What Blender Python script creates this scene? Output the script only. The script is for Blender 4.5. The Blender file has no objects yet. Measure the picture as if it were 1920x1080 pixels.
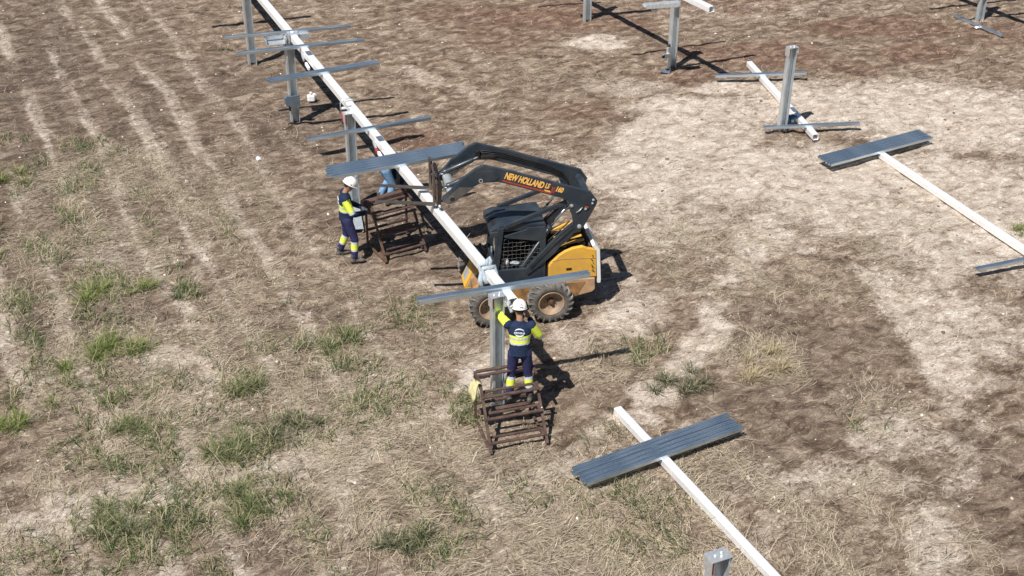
import bpy, bmesh, math, random
import numpy as np
from mathutils import Matrix, Vector
R_=math.radians
sc=bpy.context.scene
# ---------------------------------------------------------------- camera
FPX=2705.; PITCH=R_(31.53); YAW=R_(23.88); ROLL=R_(.156); HC=14.0
cy,sy,cp,sp=math.cos(YAW),math.sin(YAW),math.cos(PITCH),math.sin(PITCH)
cF=np.array([sy*cp,cy*cp,-sp]); cR=np.array([cy,-sy,0.]); cU=np.cross(cR,cF)
cR,cU=cR*math.cos(ROLL)+cU*math.sin(ROLL),-cR*math.sin(ROLL)+cU*math.cos(ROLL)
cam=bpy.data.cameras.new('camera'); co=bpy.data.objects.new('camera',cam); sc.collection.objects.link(co)
M=Matrix(((cR[0],cU[0],-cF[0],0),(cR[1],cU[1],-cF[1],0),(cR[2],cU[2],-cF[2],HC),(0,0,0,1)))
co.matrix_world=M
cam.sensor_width=36; cam.lens=36*FPX/1920; cam.clip_start=.5; cam.clip_end=2000
sc.camera=co
def gp(x,y,z=0.):          # a photo pixel carried down to the plane of height z
    d=cR*(x-960)/FPX-cU*(y-540)/FPX+cF
    return np.array([0,0,HC])+d*((z-HC)/d[2])
# ---------------------------------------------------------------- light
SD=Vector((-.541,-.327,1)).normalized()
w=bpy.data.worlds.new('World'); sc.world=w; w.use_nodes=True
nt=w.node_tree; nt.nodes.clear()
sky=nt.nodes.new('ShaderNodeTexSky'); sky.sky_type='NISHITA'; sky.sun_disc=False
sky.sun_elevation=math.asin(SD.z); sky.sun_rotation=math.atan2(SD.x,SD.y)
sky.air_density=1.0; sky.dust_density=.6; sky.ozone_density=1.5
bg=nt.nodes.new('ShaderNodeBackground'); bg.inputs[1].default_value=.045
wo=nt.nodes.new('ShaderNodeOutputWorld')
nt.links.new(sky.outputs[0],bg.inputs[0]); nt.links.new(bg.outputs[0],wo.inputs[0])
sun=bpy.data.lights.new('sun','SUN'); sun.energy=5.0; sun.angle=R_(.5); sun.color=(1,.955,.9)
so=bpy.data.objects.new('sun',sun); sc.collection.objects.link(so)
so.rotation_euler=SD.to_track_quat('Z','Y').to_euler()
sc.view_settings.view_transform='Standard'; sc.view_settings.look='None'
sc.view_settings.exposure=.46; sc.view_settings.gamma=1
rng=np.random.default_rng(7); random.seed(7)
# ---------------------------------------------------------------- materials
def newmat(name):
    m=bpy.data.materials.new(name); m.use_nodes=True
    n=m.node_tree.nodes; l=m.node_tree.links
    return m,n,l,n['Principled BSDF']
def node(n,t,**k):
    o=n.new(t)
    for a,b in k.items():
        if isinstance(a,str) and hasattr(o,a): setattr(o,a,b)
    return o
def ramp(n,l,src,stops):
    r=n.new('ShaderNodeValToRGB'); e=r.color_ramp.elements
    while len(e)<len(stops): e.new(.5)
    for i,(p,c) in enumerate(stops):
        e[i].position=p; e[i].color=(*c,1) if len(c)==3 else c
    l.new(src,r.inputs[0]); return r
def noise(n,l,vec,scale,detail=3,rough=.55,dist=0.):
    t=n.new('ShaderNodeTexNoise'); t.inputs['Scale'].default_value=scale; t.inputs['Detail'].default_value=detail
    t.inputs['Roughness'].default_value=rough; t.inputs['Distortion'].default_value=dist
    if vec is not None: l.new(vec,t.inputs['Vector'])
    return t
def mixc(n,l,f,a,b,bt='MIX'):
    m=n.new('ShaderNodeMix'); m.data_type='RGBA'; m.blend_type=bt
    for s,v in ((0,f),(6,a),(7,b)):
        if isinstance(v,(int,float)): m.inputs[s].default_value=v
        elif isinstance(v,tuple): m.inputs[s].default_value=(*v,1)
        else: l.new(v,m.inputs[s])
    return m.outputs[2]
def mth(n,l,op,a,b=0.,c=None,clamp=False):
    m=n.new('ShaderNodeMath'); m.operation=op; m.use_clamp=clamp
    for i,v in enumerate((a,b,c)):
        if v is None: continue
        if isinstance(v,(int,float)): m.inputs[i].default_value=v
        else: l.new(v,m.inputs[i])
    return m.outputs[0]
def mat(name,c1,c2=None,scale=6.,rough=.5,metal=0.,bump=0.,bscale=40.,lo=.35,hi=.65,coat=0.,rvar=.1,stretch=None,spec=.5):
    m,n,l,p=newmat(name)
    tc=n.new('ShaderNodeTexCoord'); v=tc.outputs['Object']
    if stretch:
        mp=n.new('ShaderNodeMapping'); mp.inputs['Scale'].default_value=stretch; l.new(v,mp.inputs[0]); v=mp.outputs[0]
    t=noise(n,l,v,scale,5,.6)
    r=ramp(n,l,t.outputs[0],[(lo,c1),(hi,c2 or c1)])
    l.new(r.outputs[0],p.inputs['Base Color'])
    l.new(mth(n,l,'MULTIPLY_ADD',t.outputs[0],rvar*2,rough-rvar),p.inputs['Roughness'])
    p.inputs['Metallic'].default_value=metal; p.inputs['Coat Weight'].default_value=coat
    p.inputs['Specular IOR Level'].default_value=spec
    if bump:
        b=n.new('ShaderNodeBump'); b.inputs['Strength'].default_value=bump; b.inputs['Distance'].default_value=.01
        t2=noise(n,l,v,bscale,4); l.new(t2.outputs[0],b.inputs['Height']); l.new(b.outputs[0],p.inputs['Normal'])
    return m
MT=dict(
 tube=mat('white_zinc_tube',(.88,.89,.90),(.98,.985,.99),5,.5,.5,rvar=.06,stretch=(3,.4,3)),
 galv=mat('galvanised_steel',(.50,.55,.585),(.66,.71,.735),7,.42,.62,.08,60,stretch=(2,2,.7)),
 purlin=mat('galvanised_channel',(.47,.58,.68),(.70,.79,.86),4,.30,.9,.05,70,stretch=(.5,6,6)),
 patch=mat('dull_zinc_sleeve',(.16,.21,.27),(.22,.27,.33),12,.45,.6),
 zinc=mat('bright_zinc_bracket',(.62,.66,.69),(.78,.81,.83),20,.38,.7,.1,80),
 red=mat('red_mark_paint',(.30,.045,.03),(.22,.04,.03),20,.6),
 rust=mat('rusty_brown_steel',(.055,.034,.029),(.14,.088,.07),9,.68,.25,.35,55,.3,.7),
 rust2=mat('worn_tan_steel',(.20,.12,.07),(.09,.05,.035),12,.6,.3,.25,55,.3,.7),
 navyp=mat('slate_blue_paint',(.019,.028,.040),(.052,.058,.063),3.5,.36,.0,.05,60,.42,.85,coat=.2),
 navyd=mat('dusty_slate_paint',(.10,.085,.07),(.04,.045,.05),7,.55,0,.05,60,.3,.7),
 yellow=mat('amber_machine_paint',(.66,.37,.045),(.50,.28,.07),3,.42,0,.05,40,.42,.78,coat=.15),
 yellowd=mat('dirty_amber_paint',(.40,.20,.05),(.17,.10,.06),6,.55,0,.15,40,.35,.6),
 tan=mat('faded_orange_paint',(.50,.31,.16),(.33,.21,.13),5,.55,0,.1,40),
 white=mat('off_white_paint',(.74,.74,.72),(.62,.61,.58),5,.4),
 black=mat('black_steel',(.012,.012,.013),(.03,.028,.026),8,.5,.3),
 rubber=mat('dusty_tyre_rubber',(.055,.051,.048),(.16,.14,.12),7,.75,0,.3,60,.35,.75),
 wire=mat('dusty_wire',(.16,.15,.14),(.08,.08,.08),9,.6,.2),
 lug=mat('dusty_tread',(.20,.185,.17),(.09,.083,.075),9,.85,0,.3,50,.35,.7),
 rimp=mat('dusty_rim_paint',(.38,.25,.14),(.20,.155,.115),6,.6,0,.1,40,.35,.65),
 chrome=mat('bright_cylinder_rod',(.75,.76,.78),(.85,.85,.86),10,.15,1),
 steelfork=mat('worn_fork_steel',(.22,.18,.15),(.13,.11,.10),8,.4,.7),
 black_shade=mat('black_and_painted_shade',(.006,.006,.007),(.012,.012,.013),8,.6),  # near-black paints shade in cab, engine bay and openings; also eyes, fittings
 orange=mat('orange_lettering',(.86,.50,.13),(.80,.42,.10),20,.5),
 redp=mat('red_decal',(.40,.06,.03),(.30,.05,.03),12,.5),
 helmet=mat('white_helmet_shell',(.80,.80,.79),(.86,.86,.85),6,.25,coat=.4),
 skin=mat('skin',(.36,.20,.13),(.30,.16,.10),14,.55),
 hair=mat('dark_hair',(.02,.014,.01),(.035,.025,.02),50,.6),
 navy=mat('navy_cloth',(.010,.020,.050),(.018,.030,.068),25,.85,0,.5,90,spec=.2),
 navy2=mat('navy_trouser_cloth',(.022,.024,.075),(.034,.036,.10),18,.85,0,.5,70,spec=.2),
 hiviz=mat('high_visibility_yellow_cloth',(.62,.74,.06),(.72,.84,.10),25,.75,0,.5,80,spec=.2),
 reflect=mat('silver_reflective_tape',(.46,.50,.53),(.58,.61,.63),25,.45,.1),
 boot=mat('grey_boot_leather',(.06,.055,.05),(.12,.11,.095),20,.7),
 glove=mat('dark_work_glove',(.05,.06,.07),(.09,.10,.11),30,.8),
 denim=mat('blue_denim',(.12,.23,.38),(.20,.33,.50),22,.85,0,.5,60,spec=.2),
 logo=mat('white_print',(.66,.74,.80),(.74,.80,.84),30,.7),
 ycloth=mat('yellow_rag',(.42,.38,.17),(.54,.50,.30),14,.85,0,.5,40),
 gcloth=mat('grey_sling_cloth',(.26,.32,.37),(.40,.46,.50),20,.85,0,.5,60),
 bag=mat('white_plastic',(.78,.79,.82),(.84,.84,.86),12,.5,0,.4,30),
 bluep=mat('blue_housing',(.03,.09,.17),(.06,.14,.24),10,.4,.2),
)
# ---------------------------------------------------------------- mesh helpers
class MB:
    def __init__(s): s.v=[]; s.f=[]; s.mi=[]; s.m=0
    def add(s,vs,fs):
        b=len(s.v); s.v+= [tuple(map(float,q)) for q in vs]; s.f+=[[i+b for i in f] for f in fs]; s.mi+=[s.m]*len(fs); return s
    def box(s,c,d,mat3=None):
        c=Vector(c); q=[]
        for i in (-.5,.5):
            for j in (-.5,.5):
                for k in (-.5,.5):
                    o=Vector((i*d[0],j*d[1],k*d[2]))
                    q.append(c+(mat3@o if mat3 else o))
        return s.add(q,[(0,1,3,2),(4,6,7,5),(0,4,5,1),(2,3,7,6),(0,2,6,4),(1,5,7,3)])
    def bar(s,a,b,wd,ht,up=(0,0,1)):   # box between a and b
        a,b=Vector(a),Vector(b); x=(b-a); L=x.length; x.normalize(); u=Vector(up)
        y=u.cross(x); 
        if y.length<1e-4: y=Vector((0,1,0)).cross(x)
        y.normalize(); z=x.cross(y)
        return s.box((a+b)/2,(L,wd,ht),Matrix((x,y,z)).transposed())
    def tube(s,pts,r,n=8,caps=True,ry=None):
        pts=[Vector(p) for p in pts]; N=len(pts)
        rs=r if isinstance(r,(list,tuple)) else [r]*N
        vs=[]; prev=None
        for i,p in enumerate(pts):
            t=(pts[min(i+1,N-1)]-pts[max(i-1,0)]).normalized()
            if prev is None:
                a=Vector((0,0,1)) if abs(t.z)<.9 else Vector((1,0,0)); u=a.cross(t).normalized()
            else: u=(prev-t*prev.dot(t)).normalized()
            prev=u; v=t.cross(u)
            for k in range(n):
                an=2*math.pi*k/n; rr=rs[i]
                if isinstance(rr,(tuple,list)): vs.append(p+u*math.cos(an)*rr[0]+v*math.sin(an)*rr[1])
                else: vs.append(p+(u*math.cos(an)+v*math.sin(an))*rr)
        fs=[(i*n+k,i*n+(k+1)%n,(i+1)*n+(k+1)%n,(i+1)*n+k) for i in range(N-1) for k in range(n)]
        if caps: fs+=[tuple(range(n-1,-1,-1)),tuple((N-1)*n+k for k in range(n))]
        return s.add(vs,fs)
    def rings(s,rg,n=16):              # rg: (centre, axis u, axis v)
        vs=[]
        for c,u,v in rg:
            c,u,v=Vector(c),Vector(u),Vector(v)
            for k in range(n):
                a=2*math.pi*k/n; vs.append(c+u*math.cos(a)+v*math.sin(a))
        N=len(rg)
        fs=[(i*n+k,i*n+(k+1)%n,(i+1)*n+(k+1)%n,(i+1)*n+k) for i in range(N-1) for k in range(n)]
        fs+=[tuple(range(n-1,-1,-1)),tuple((N-1)*n+k for k in range(n))]
        return s.add(vs,fs)
    def ball(s,c,r,n=12,m=8):
        r=r if isinstance(r,(tuple,list)) else (r,r,r)
        rg=[]
        for i in range(m+1):
            t=math.pi*(i+.02*(i==0)-.02*(i==m))/m
            rg.append(((c[0],c[1],c[2]-r[2]*math.cos(t)),(r[0]*max(.02,math.sin(t)),0,0),(0,r[1]*max(.02,math.sin(t)),0)))
        return s.rings(rg,n)
    def prism(s,poly,y0,y1,fn=None):   # poly in (x,z), extruded along y
        fn=fn or (lambda x,y,z:(x,y,z)); n=len(poly)
        vs=[fn(x,y0,z) for x,z in poly]+[fn(x,y1,z) for x,z in poly]
        fs=[tuple(range(n)),tuple(range(2*n-1,n-1,-1))]+[(i,i+n,(i+1)%n+n,(i+1)%n) for i in range(n)]
        return s.add(vs,fs)
    def lathe(s,prof,n=32,axis='y',c=(0,0,0)):   # prof: (radius, offset on axis) closed loop
        vs=[];m=len(prof)
        for k in range(n):
            a=2*math.pi*k/n
            for r,o in prof: vs.append((c[0]+r*math.cos(a),c[1]+o,c[2]+r*math.sin(a)))
        fs=[(k*m+i,k*m+(i+1)%m,((k+1)%n)*m+(i+1)%m,((k+1)%n)*m+i) for k in range(n) for i in range(m)]
        return s.add(vs,fs)
    def mesh(s,name,mats):
        me=bpy.data.meshes.new(name); me.from_pydata(s.v,[],s.f)
        for m in (mats if isinstance(mats,(list,tuple)) else [mats]): me.materials.append(m)
        me.polygons.foreach_set('material_index',s.mi)
        bm=bmesh.new(); bm.from_mesh(me); bmesh.ops.recalc_face_normals(bm,faces=bm.faces); bm.to_mesh(me); bm.free()
        return me
def link(o,parent=None):
    sc.collection.objects.link(o)
    if parent is not None: o.parent=parent
    return o
def obj(name,mb,mats,parent=None,bevel=0.,smooth=False,loc=None,label=None):
    me=mb.mesh(name,mats) if isinstance(mb,MB) else mb
    o=link(bpy.data.objects.new(name,me),parent)
    if loc is not None: o.location=loc
    if bevel:
        b=o.modifiers.new('edges','BEVEL'); b.width=bevel; b.segments=2; b.limit_method='ANGLE'; b.angle_limit=R_(35)
    if smooth:
        me.polygons.foreach_set('use_smooth',[True]*len(me.polygons))
    if label: o['label']=label
    return o
def tag(o,label,cat,group=None):
    o['label']=label; o['category']=cat
    if group: o['group']=group
    return o
def thing(name,label,cat,loc=(0,0,0),rz=0.,group=None):
    o=link(bpy.data.objects.new(name,None)); o.location=loc; o.rotation_euler=(0,0,rz); o.empty_display_size=.2
    return tag(o,label,cat,group)
def kind(o,k): o['kind']=k; return o
def bulk(name,V,F,nper,matl,col=None):      # big numpy mesh
    me=bpy.data.meshes.new(name); me.vertices.add(len(V)); me.vertices.foreach_set('co',V.astype(np.float32).ravel())
    nf=len(F); me.loops.add(nf*nper); me.loops.foreach_set('vertex_index',F.astype(np.int32).ravel())
    me.polygons.add(nf); me.polygons.foreach_set('loop_start',np.arange(0,nf*nper,nper,dtype=np.int32))
    try: me.polygons.foreach_set('loop_total',np.full(nf,nper,dtype=np.int32))
    except Exception: pass
    me.update(calc_edges=True)
    if col is not None:
        a=me.attributes.new('col','FLOAT_COLOR','POINT'); c=np.ones((len(V),4),np.float32); c[:,:3]=col; a.data.foreach_set('color',c.ravel())
    me.materials.append(matl)
    return me
# ---------------------------------------------------------------- noise fields
def hsh(i,j,s):
    n=(i.astype(np.int64)*374761393+j.astype(np.int64)*668265263+s*1274126177)&0xffffffff
    n=((n^(n>>13))*1103515245)&0xffffffff; n=((n^(n>>16))*2246822519)&0xffffffff
    return ((n^(n>>15))&0xffffff)/float(0xffffff)
def vn(x,y,sx,sy=None,s=0):
    sy=sy or sx; x=x/sx; y=y/sy; i=np.floor(x); j=np.floor(y); fx=x-i; fy=y-j
    fx=fx*fx*(3-2*fx); fy=fy*fy*(3-2*fy)
    a=hsh(i,j,s); b=hsh(i+1,j,s); c=hsh(i,j+1,s); d=hsh(i+1,j+1,s)
    return (a*(1-fx)+b*fx)*(1-fy)+(c*(1-fx)+d*fx)*fy
def fbm(x,y,sx,sy=None,s=0,o=4):
    sy=sy or sx; t=0.; a=1.; A=0.
    for k in range(o):
        t=t+a*vn(x+17.3*k,y-9.1*k,sx/2**k,sy/2**k,s+k*7); A+=a; a*=.55
    return t/A
def ss(a,b,x): 
    t=np.clip((x-a)/(b-a),0,1); return t*t*(3-2*t)
FW=np.array([sy,cy]); RT=np.array([cy,-sy])
def blobs(x,y,L,soft=.55):
    out=np.zeros_like(x)
    wx=x+(fbm(x,y,.9,s=91)-.5)*.9; wy=y+(fbm(x,y,.9,s=57)-.5)*.9
    for b in L:
        px,py,rx,ry,wt=b[:5]; c=gp(px,py); d=np.linalg.norm(c-[0,0,HC]); k=FPX/d
        a=rx/k; q=ry/(k*sp*1.08)
        dx=wx-c[0]; dy=wy-c[1]; u=(dx*RT[0]+dy*RT[1]); v=(dx*FW[0]+dy*FW[1])
        if len(b)>5:
            t=R_(b[5]); u,v=u*math.cos(t)+v*math.sin(t),-u*math.sin(t)+v*math.cos(t)
        out=np.maximum(out,wt*(1-ss(soft,1.35,np.sqrt((u/a)**2+(v/q)**2))))
    return out
PALE=[(1350,205,170,45,.8),(1290,262,150,50,1),(1560,195,200,55,.95),(1760,215,220,90,.85),(1650,350,330,95,.9),(1450,330,210,80,.9),
 (1200,330,110,70,.8),(1850,450,210,80,.8),(1240,410,130,60,.55),(1430,440,90,50,.6),(1240,240,70,26,1),(1560,190,130,30,1),
 (1390,470,35,60,.7),(1340,620,28,45,.7),(1290,672,32,32,1),(1235,735,50,24,.8),(1165,790,60,18,.7),(1700,555,70,60,.7),
 (1765,650,50,90,.7),(1730,600,60,40,.7),(1850,610,70,60,.6),(1690,820,80,45,.45),(1560,905,180,32,.45),(1745,1000,60,90,.6),
 (470,880,130,17,1),(330,920,150,17,.9),(110,975,110,30,1),(640,845,90,24,.9),(900,690,60,40,.6),(1100,900,60,40,.7),(1130,80,60,18,.9),
 (1180,165,90,18,.5),(1350,160,60,15,.8),(1400,20,200,25,.25),(820,540,60,12,.3),(720,700,60,18,.4),(1150,540,80,60,.5),(1180,600,70,50,.6),
 (330,660,60,20,.6),(250,480,110,30,.35),(380,720,40,60,.55),(1080,640,60,30,.5),(950,950,90,30,.35),(60,700,60,20,.4)]
REDS=[(1020,30,120,45,1),(1450,105,110,40,1),(1340,95,110,25,.8),(1660,50,150,32,.9),(1350,12,160,22,.8),(785,262,70,28,.9),(1150,40,90,30,.6),
 (1720,95,90,24,.9),(1090,205,90,28,.5),(1290,140,100,24,.6),(940,60,120,60,.5),(860,25,90,40,.6),(1860,60,70,30,.6),(1600,130,60,20,.6)]
DARK=[(1050,160,110,40,.35),(760,420,150,80,.75),(560,240,130,70,.6),(440,140,100,60,.5),(300,180,60,90,.3),(1650,640,140,50,.5),(1800,650,80,60,.4),
 (1500,790,200,90,.5),(1820,880,160,70,.55),(1450,620,140,70,.55),(1900,1040,80,50,.5),(520,1010,80,34,.9),(190,600,140,26,.8),(700,380,120,90,.5),
 (900,440,130,90,.5),(90,610,80,20,.7),(560,590,130,16,.45),(350,880,60,30,.5),(1400,860,100,50,.6),(1350,760,80,50,.5),(1560,720,160,80,.45),(90,120,60,90,.35),(600,700,40,60,.35)]
STRAW=[(260,420,260,170,.75),(330,720,330,140,.95),(250,870,230,110,.7),(560,880,260,160,.7),(800,900,260,150,.8),(1000,1000,260,110,1),(1330,1000,260,90,.85),
 (420,500,240,90,.55),(640,720,200,120,.75),(1300,900,160,80,.7),(1420,680,80,40,1),(1620,970,110,70,.8),(1180,680,120,50,.6),(1650,760,100,50,.45),
 (830,640,120,60,.4),(40,600,90,90,.8),(200,330,130,70,.7),(1600,430,300,80,.25),(1300,470,160,60,.5),(1500,530,220,60,.4),(700,560,120,50,.35),
 (1050,150,160,50,.2),(1150,860,120,60,.6),(1650,1050,200,60,.7),(1080,560,100,60,.3),(100,1040,200,60,.8),(960,880,90,60,.8)]
GREEN=[(170,330,40,60,.5),(185,600,45,60,.6),(190,780,45,60,.55),(215,930,60,60,.7),(430,780,45,90,.75),(60,320,30,60,.6),(40,520,40,50,.5),(35,730,40,40,.6),(430,940,70,40,.6),(690,770,70,60,.55),(820,980,90,60,.5),(560,830,60,40,.5),(640,640,50,40,.6),(1230,990,80,50,.5),(120,1060,60,30,.6),(20,262,40,16,.8),(155,275,60,26,.45),(170,405,45,16,.9),(60,570,60,22,.7),(110,560,40,30,.5),(195,540,60,34,.8),(150,470,60,40,.35),(280,800,60,30,.6),
 (300,720,60,30,.3),(430,735,60,40,.7),(440,835,60,50,.75),(200,880,60,34,.8),(625,635,60,26,.8),(500,645,60,22,.5),(740,750,90,50,.6),(265,990,95,50,.95),
 (480,940,80,30,.8),(785,1025,70,44,.8),(1190,660,70,26,.5),(1180,950,110,40,.55),(650,700,90,30,.5),(860,770,50,40,.5),(1110,820,50,30,.5),(30,1040,60,40,.6),
 (740,600,90,26,.3),(180,700,70,34,.4),(400,440,40,20,.3),(60,480,80,60,.3),(740,570,60,16,.4),(1620,790,60,20,.3),(560,570,40,12,.3),(385,620,30,18,.6),(1000,930,90,40,.3),(400,770,60,60,.5)]
POSTS=[(7.47,17.44),(7.57,25.02),(7.60,29.36),(7.60,33.05),(17.0,28.73),(16.50,32.41),(17.50,24.57),(26.07,28.27)]
def height(x,y):
    h=(fbm(x,y,2.2,s=3)-.5)*.05+(fbm(x,y,.42,.55,s=11,o=3)-.5)*.055
    rough=.35+.65*ss(.35,.7,fbm(x,y,3,s=21))
    h=h+(fbm(x,y,.17,.2,s=31,o=3)-.5)*.085*rough
    h=h+(np.abs(fbm(x,y,.7,2.6,s=41,o=3)-.5)-.12)*-.05
    for px_,py_ in POSTS:
        d_=np.hypot(x-px_-.05,y-py_+.06); h=h+.055*np.exp(-((d_-.16)/.15)**2)*(.5+vn(x,y,.12,s=77))
    return h-.012
# ---------------------------------------------------------------- ground
def axis_coords(a,b,step,far):
    c=np.arange(a,b+1e-6,step); ex=[];d=step;v=b
    while v<far: d*=1.45; v+=d; ex.append(v)
    lo=[];d=step;v=a
    while v>-far: d*=1.45; v-=d; lo.append(v)
    return np.array(lo[::-1]+list(c)+ex)
U=axis_coords(-14.4,14.4,.042,400); W=axis_coords(11.0,38.6,.046,500)
uu,ww=np.meshgrid(U,W); gx=(uu*RT[0]+ww*FW[0]).ravel(); gy=(uu*RT[1]+ww*FW[1]).ravel()
core=1-ss(40,60,np.hypot(gx-9,gy-24))
gz=height(gx,gy)*core
nu,nw=len(U),len(W)
idx=np.arange(nu*nw).reshape(nw,nu)
Fq=np.stack([idx[:-1,:-1],idx[:-1,1:],idx[1:,1:],idx[1:,:-1]],-1).reshape(-1,4)
clump=fbm(gx,gy,.8,1.0,s=61)
PA=np.clip(blobs(gx,gy,PALE),0,1); RE=blobs(gx,gy,REDS); DK=blobs(gx,gy,DARK); SW=blobs(gx,gy,STRAW); GR=blobs(gx,gy,GREEN)
row=fbm(gx,gy,.42,6.5,s=71,o=3)
fl=ss(4.2,2.0,gx-.05*(gy-25))                   # faint crop rows on the left side of the field
streak=(ss(.45,.68,row))*(.25+.6*fl)
def track(pts,wd,seed):
    P_=[gp(*q)[:2] for q in pts]; best=np.full(gx.shape,9.)
    wx=gx+(fbm(gx,gy,1.3,s=seed)-.5)*.5; wy=gy+(fbm(gx,gy,1.3,s=seed+3)-.5)*.5
    for a_,b_ in zip(P_[:-1],P_[1:]):
        d_=b_-a_; t_=np.clip(((wx-a_[0])*d_[0]+(wy-a_[1])*d_[1])/(d_@d_),0,1)
        best=np.minimum(best,np.hypot(wx-a_[0]-t_*d_[0],wy-a_[1]-t_*d_[1]))
    return 1-ss(wd*.45,wd*1.2,best)
TR=np.zeros_like(gx)
for k,(pts,wd,wt) in enumerate((([(1500,380),(1390,480),(1335,620),(1280,690),(1170,790),(1060,880),(900,940)],.30,.8),
  ([(1420,500),(1250,560),(1130,600)],.3,.4),([(1860,400),(1770,520),(1745,640),(1775,740),(1800,860),(1745,1000),(1730,1080)],.30,.5),
  ([(1600,500),(1700,590),(1765,690),(1850,800)],.25,.55),([(0,1010),(200,925),(470,882),(700,835),(860,760),(900,690),(1010,650)],.24,.85),
  ([(1100,420),(1240,470),(1420,480),(1640,420)],.4,.4),([(760,130),(900,180),(1060,300),(1200,380)],.35,.35),([(1400,1080),(1500,900),(1640,820),(1900,700)],.3,.45),
  ([(330,1080),(360,800),(340,640),(380,440),(300,250)],.18,.35),([(640,1080),(660,860),(600,690),(560,560)],.2,.45))):
    TR=np.maximum(TR,wt*track(pts,wd,300+9*k))
wxr=gx+(fbm(gx,gy,1.6,s=401)-.5)*.45
rows=.5+.5*np.cos(2*np.pi*(wxr+.02*gy)/.98); rows2=.5+.5*np.cos(2*np.pi*(wxr+.02*gy)/.49+1.)
rowm=(ss(.55,.95,rows)*.75+ss(.7,1,rows2)*.25)*ss(.30,.55,fbm(gx,gy,.5,2.5,s=403))
left=1.15*ss(8.,5.,gx-.0*gy)+.35*ss(.5,.7,fbm(gx,gy,4,s=405))
PA=PA*1.15
PA2=np.clip(PA*ss(.24,.58,fbm(gx,gy,.5,.36,s=81)+.22*PA)+TR*ss(.3,.6,fbm(gx,gy,.4,s=83))+rowm*left*.55,0,1)
DK=np.clip(DK*.8+.45*ss(8,2,gx)*ss(20,29,gy)+.2*ss(10,7,gx)+.35*ss(.6,.95,1-rows)*left*ss(.45,.65,fbm(gx,gy,.7,3,s=409)),0,1)
mG=MT['ground']=None
m,n,l,p=newmat('dry_soil')
tc=n.new('ShaderNodeTexCoord'); P=tc.outputs['Object']
at=n.new('ShaderNodeAttribute'); at.attribute_name='mask'
sep=n.new('ShaderNodeSeparateColor'); l.new(at.outputs['Color'],sep.inputs[0])
pa,re,dk,sw=sep.outputs[0],sep.outputs[1],sep.outputs[2],at.outputs['Alpha']
mp=n.new('ShaderNodeMapping'); mp.inputs['Rotation'].default_value=(0,0,R_(-18)); mp.inputs['Scale'].default_value=(.75,1.3,1); l.new(P,mp.inputs[0])
n1=noise(n,l,mp.outputs[0],3.2,8,.68,.8); n2=noise(n,l,mp.outputs[0],10,8,.74,1.6); n3=noise(n,l,P,48,5,.75); n4=noise(n,l,P,.9,4,.6)
base=ramp(n,l,n1.outputs[0],[(.30,(.058,.039,.027)),(.43,(.148,.105,.074)),(.54,(.258,.196,.145)),(.66,(.45,.368,.287))]).outputs[0]
redc=ramp(n,l,n1.outputs[0],[(.34,(.085,.05,.035)),(.5,(.165,.103,.073)),(.66,(.34,.245,.18))]).outputs[0]
palec=ramp(n,l,n1.outputs[0],[(.29,(.17,.125,.093)),(.39,(.38,.306,.245)),(.50,(.52,.443,.370)),(.66,(.66,.590,.515))]).outputs[0]
darkc=ramp(n,l,n1.outputs[0],[(.3,(.045,.032,.025)),(.48,(.120,.088,.067)),(.68,(.26,.205,.16))]).outputs[0]
strc=ramp(n,l,n2.outputs[0],[(.32,(.11,.085,.062)),(.48,(.28,.226,.168)),(.64,(.54,.465,.36))]).outputs[0]
br=mth(n,l,'SUBTRACT',n2.outputs[0],.5)
def edge(src,k,o=0.): # breaks a soft mask edge with noise
    a=mth(n,l,'MULTIPLY_ADD',br,k,src); return mth(n,l,'MULTIPLY_ADD',a,1.22,-.12+o,clamp=True)
c=mixc(n,l,edge(dk,1.8),base,darkc); c=mixc(n,l,edge(re,2.2),c,redc); c=mixc(n,l,edge(pa,2.1),c,palec)
c=mixc(n,l,mth(n,l,'MULTIPLY',edge(sw,1.6),.62),c,strc)
fr=ramp(n,l,n3.outputs[0],[(.34,(.52,.52,.52)),(.5,(1,1,1)),(.64,(1.4,1.4,1.4))]).outputs[0]
c=mixc(n,l,.75,c,fr,'MULTIPLY')
sp_=ramp(n,l,n2.outputs[0],[(.34,(.33,.31,.29)),(.43,(.90,.89,.88)),(.55,(1.06,1.06,1.06)),(.64,(1.45,1.45,1.45))]).outputs[0]
c=mixc(n,l,.8,c,sp_,'MULTIPLY')
l.new(c,p.inputs['Base Color']); p.inputs['Roughness'].default_value=.95; p.inputs['Specular IOR Level'].default_value=.15
b=n.new('ShaderNodeBump'); b.inputs['Strength'].default_value=.9; b.inputs['Distance'].default_value=.055
hh=mth(n,l,'ADD',n2.outputs[0],mth(n,l,'MULTIPLY',n3.outputs[0],.35)); hh=mth(n,l,'ADD',hh,n1.outputs[0])
l.new(hh,b.inputs['Height']); l.new(b.outputs[0],p.inputs['Normal'])
soil=m
me=bulk('ground',np.stack([gx,gy,gz],-1),Fq,4,soil)
a=me.attributes.new('mask','FLOAT_COLOR','POINT')
a.data.foreach_set('color',np.stack([PA2,RE*1.25,DK,SW*ss(.3,.7,clump+.1)],-1).astype(np.float32).ravel())
me.polygons.foreach_set('use_smooth',np.ones(len(Fq),bool))
kind(obj('ground',me,None),'structure')
def gh(x,y): return float(height(np.array([x]),np.array([y]))[0])
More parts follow.
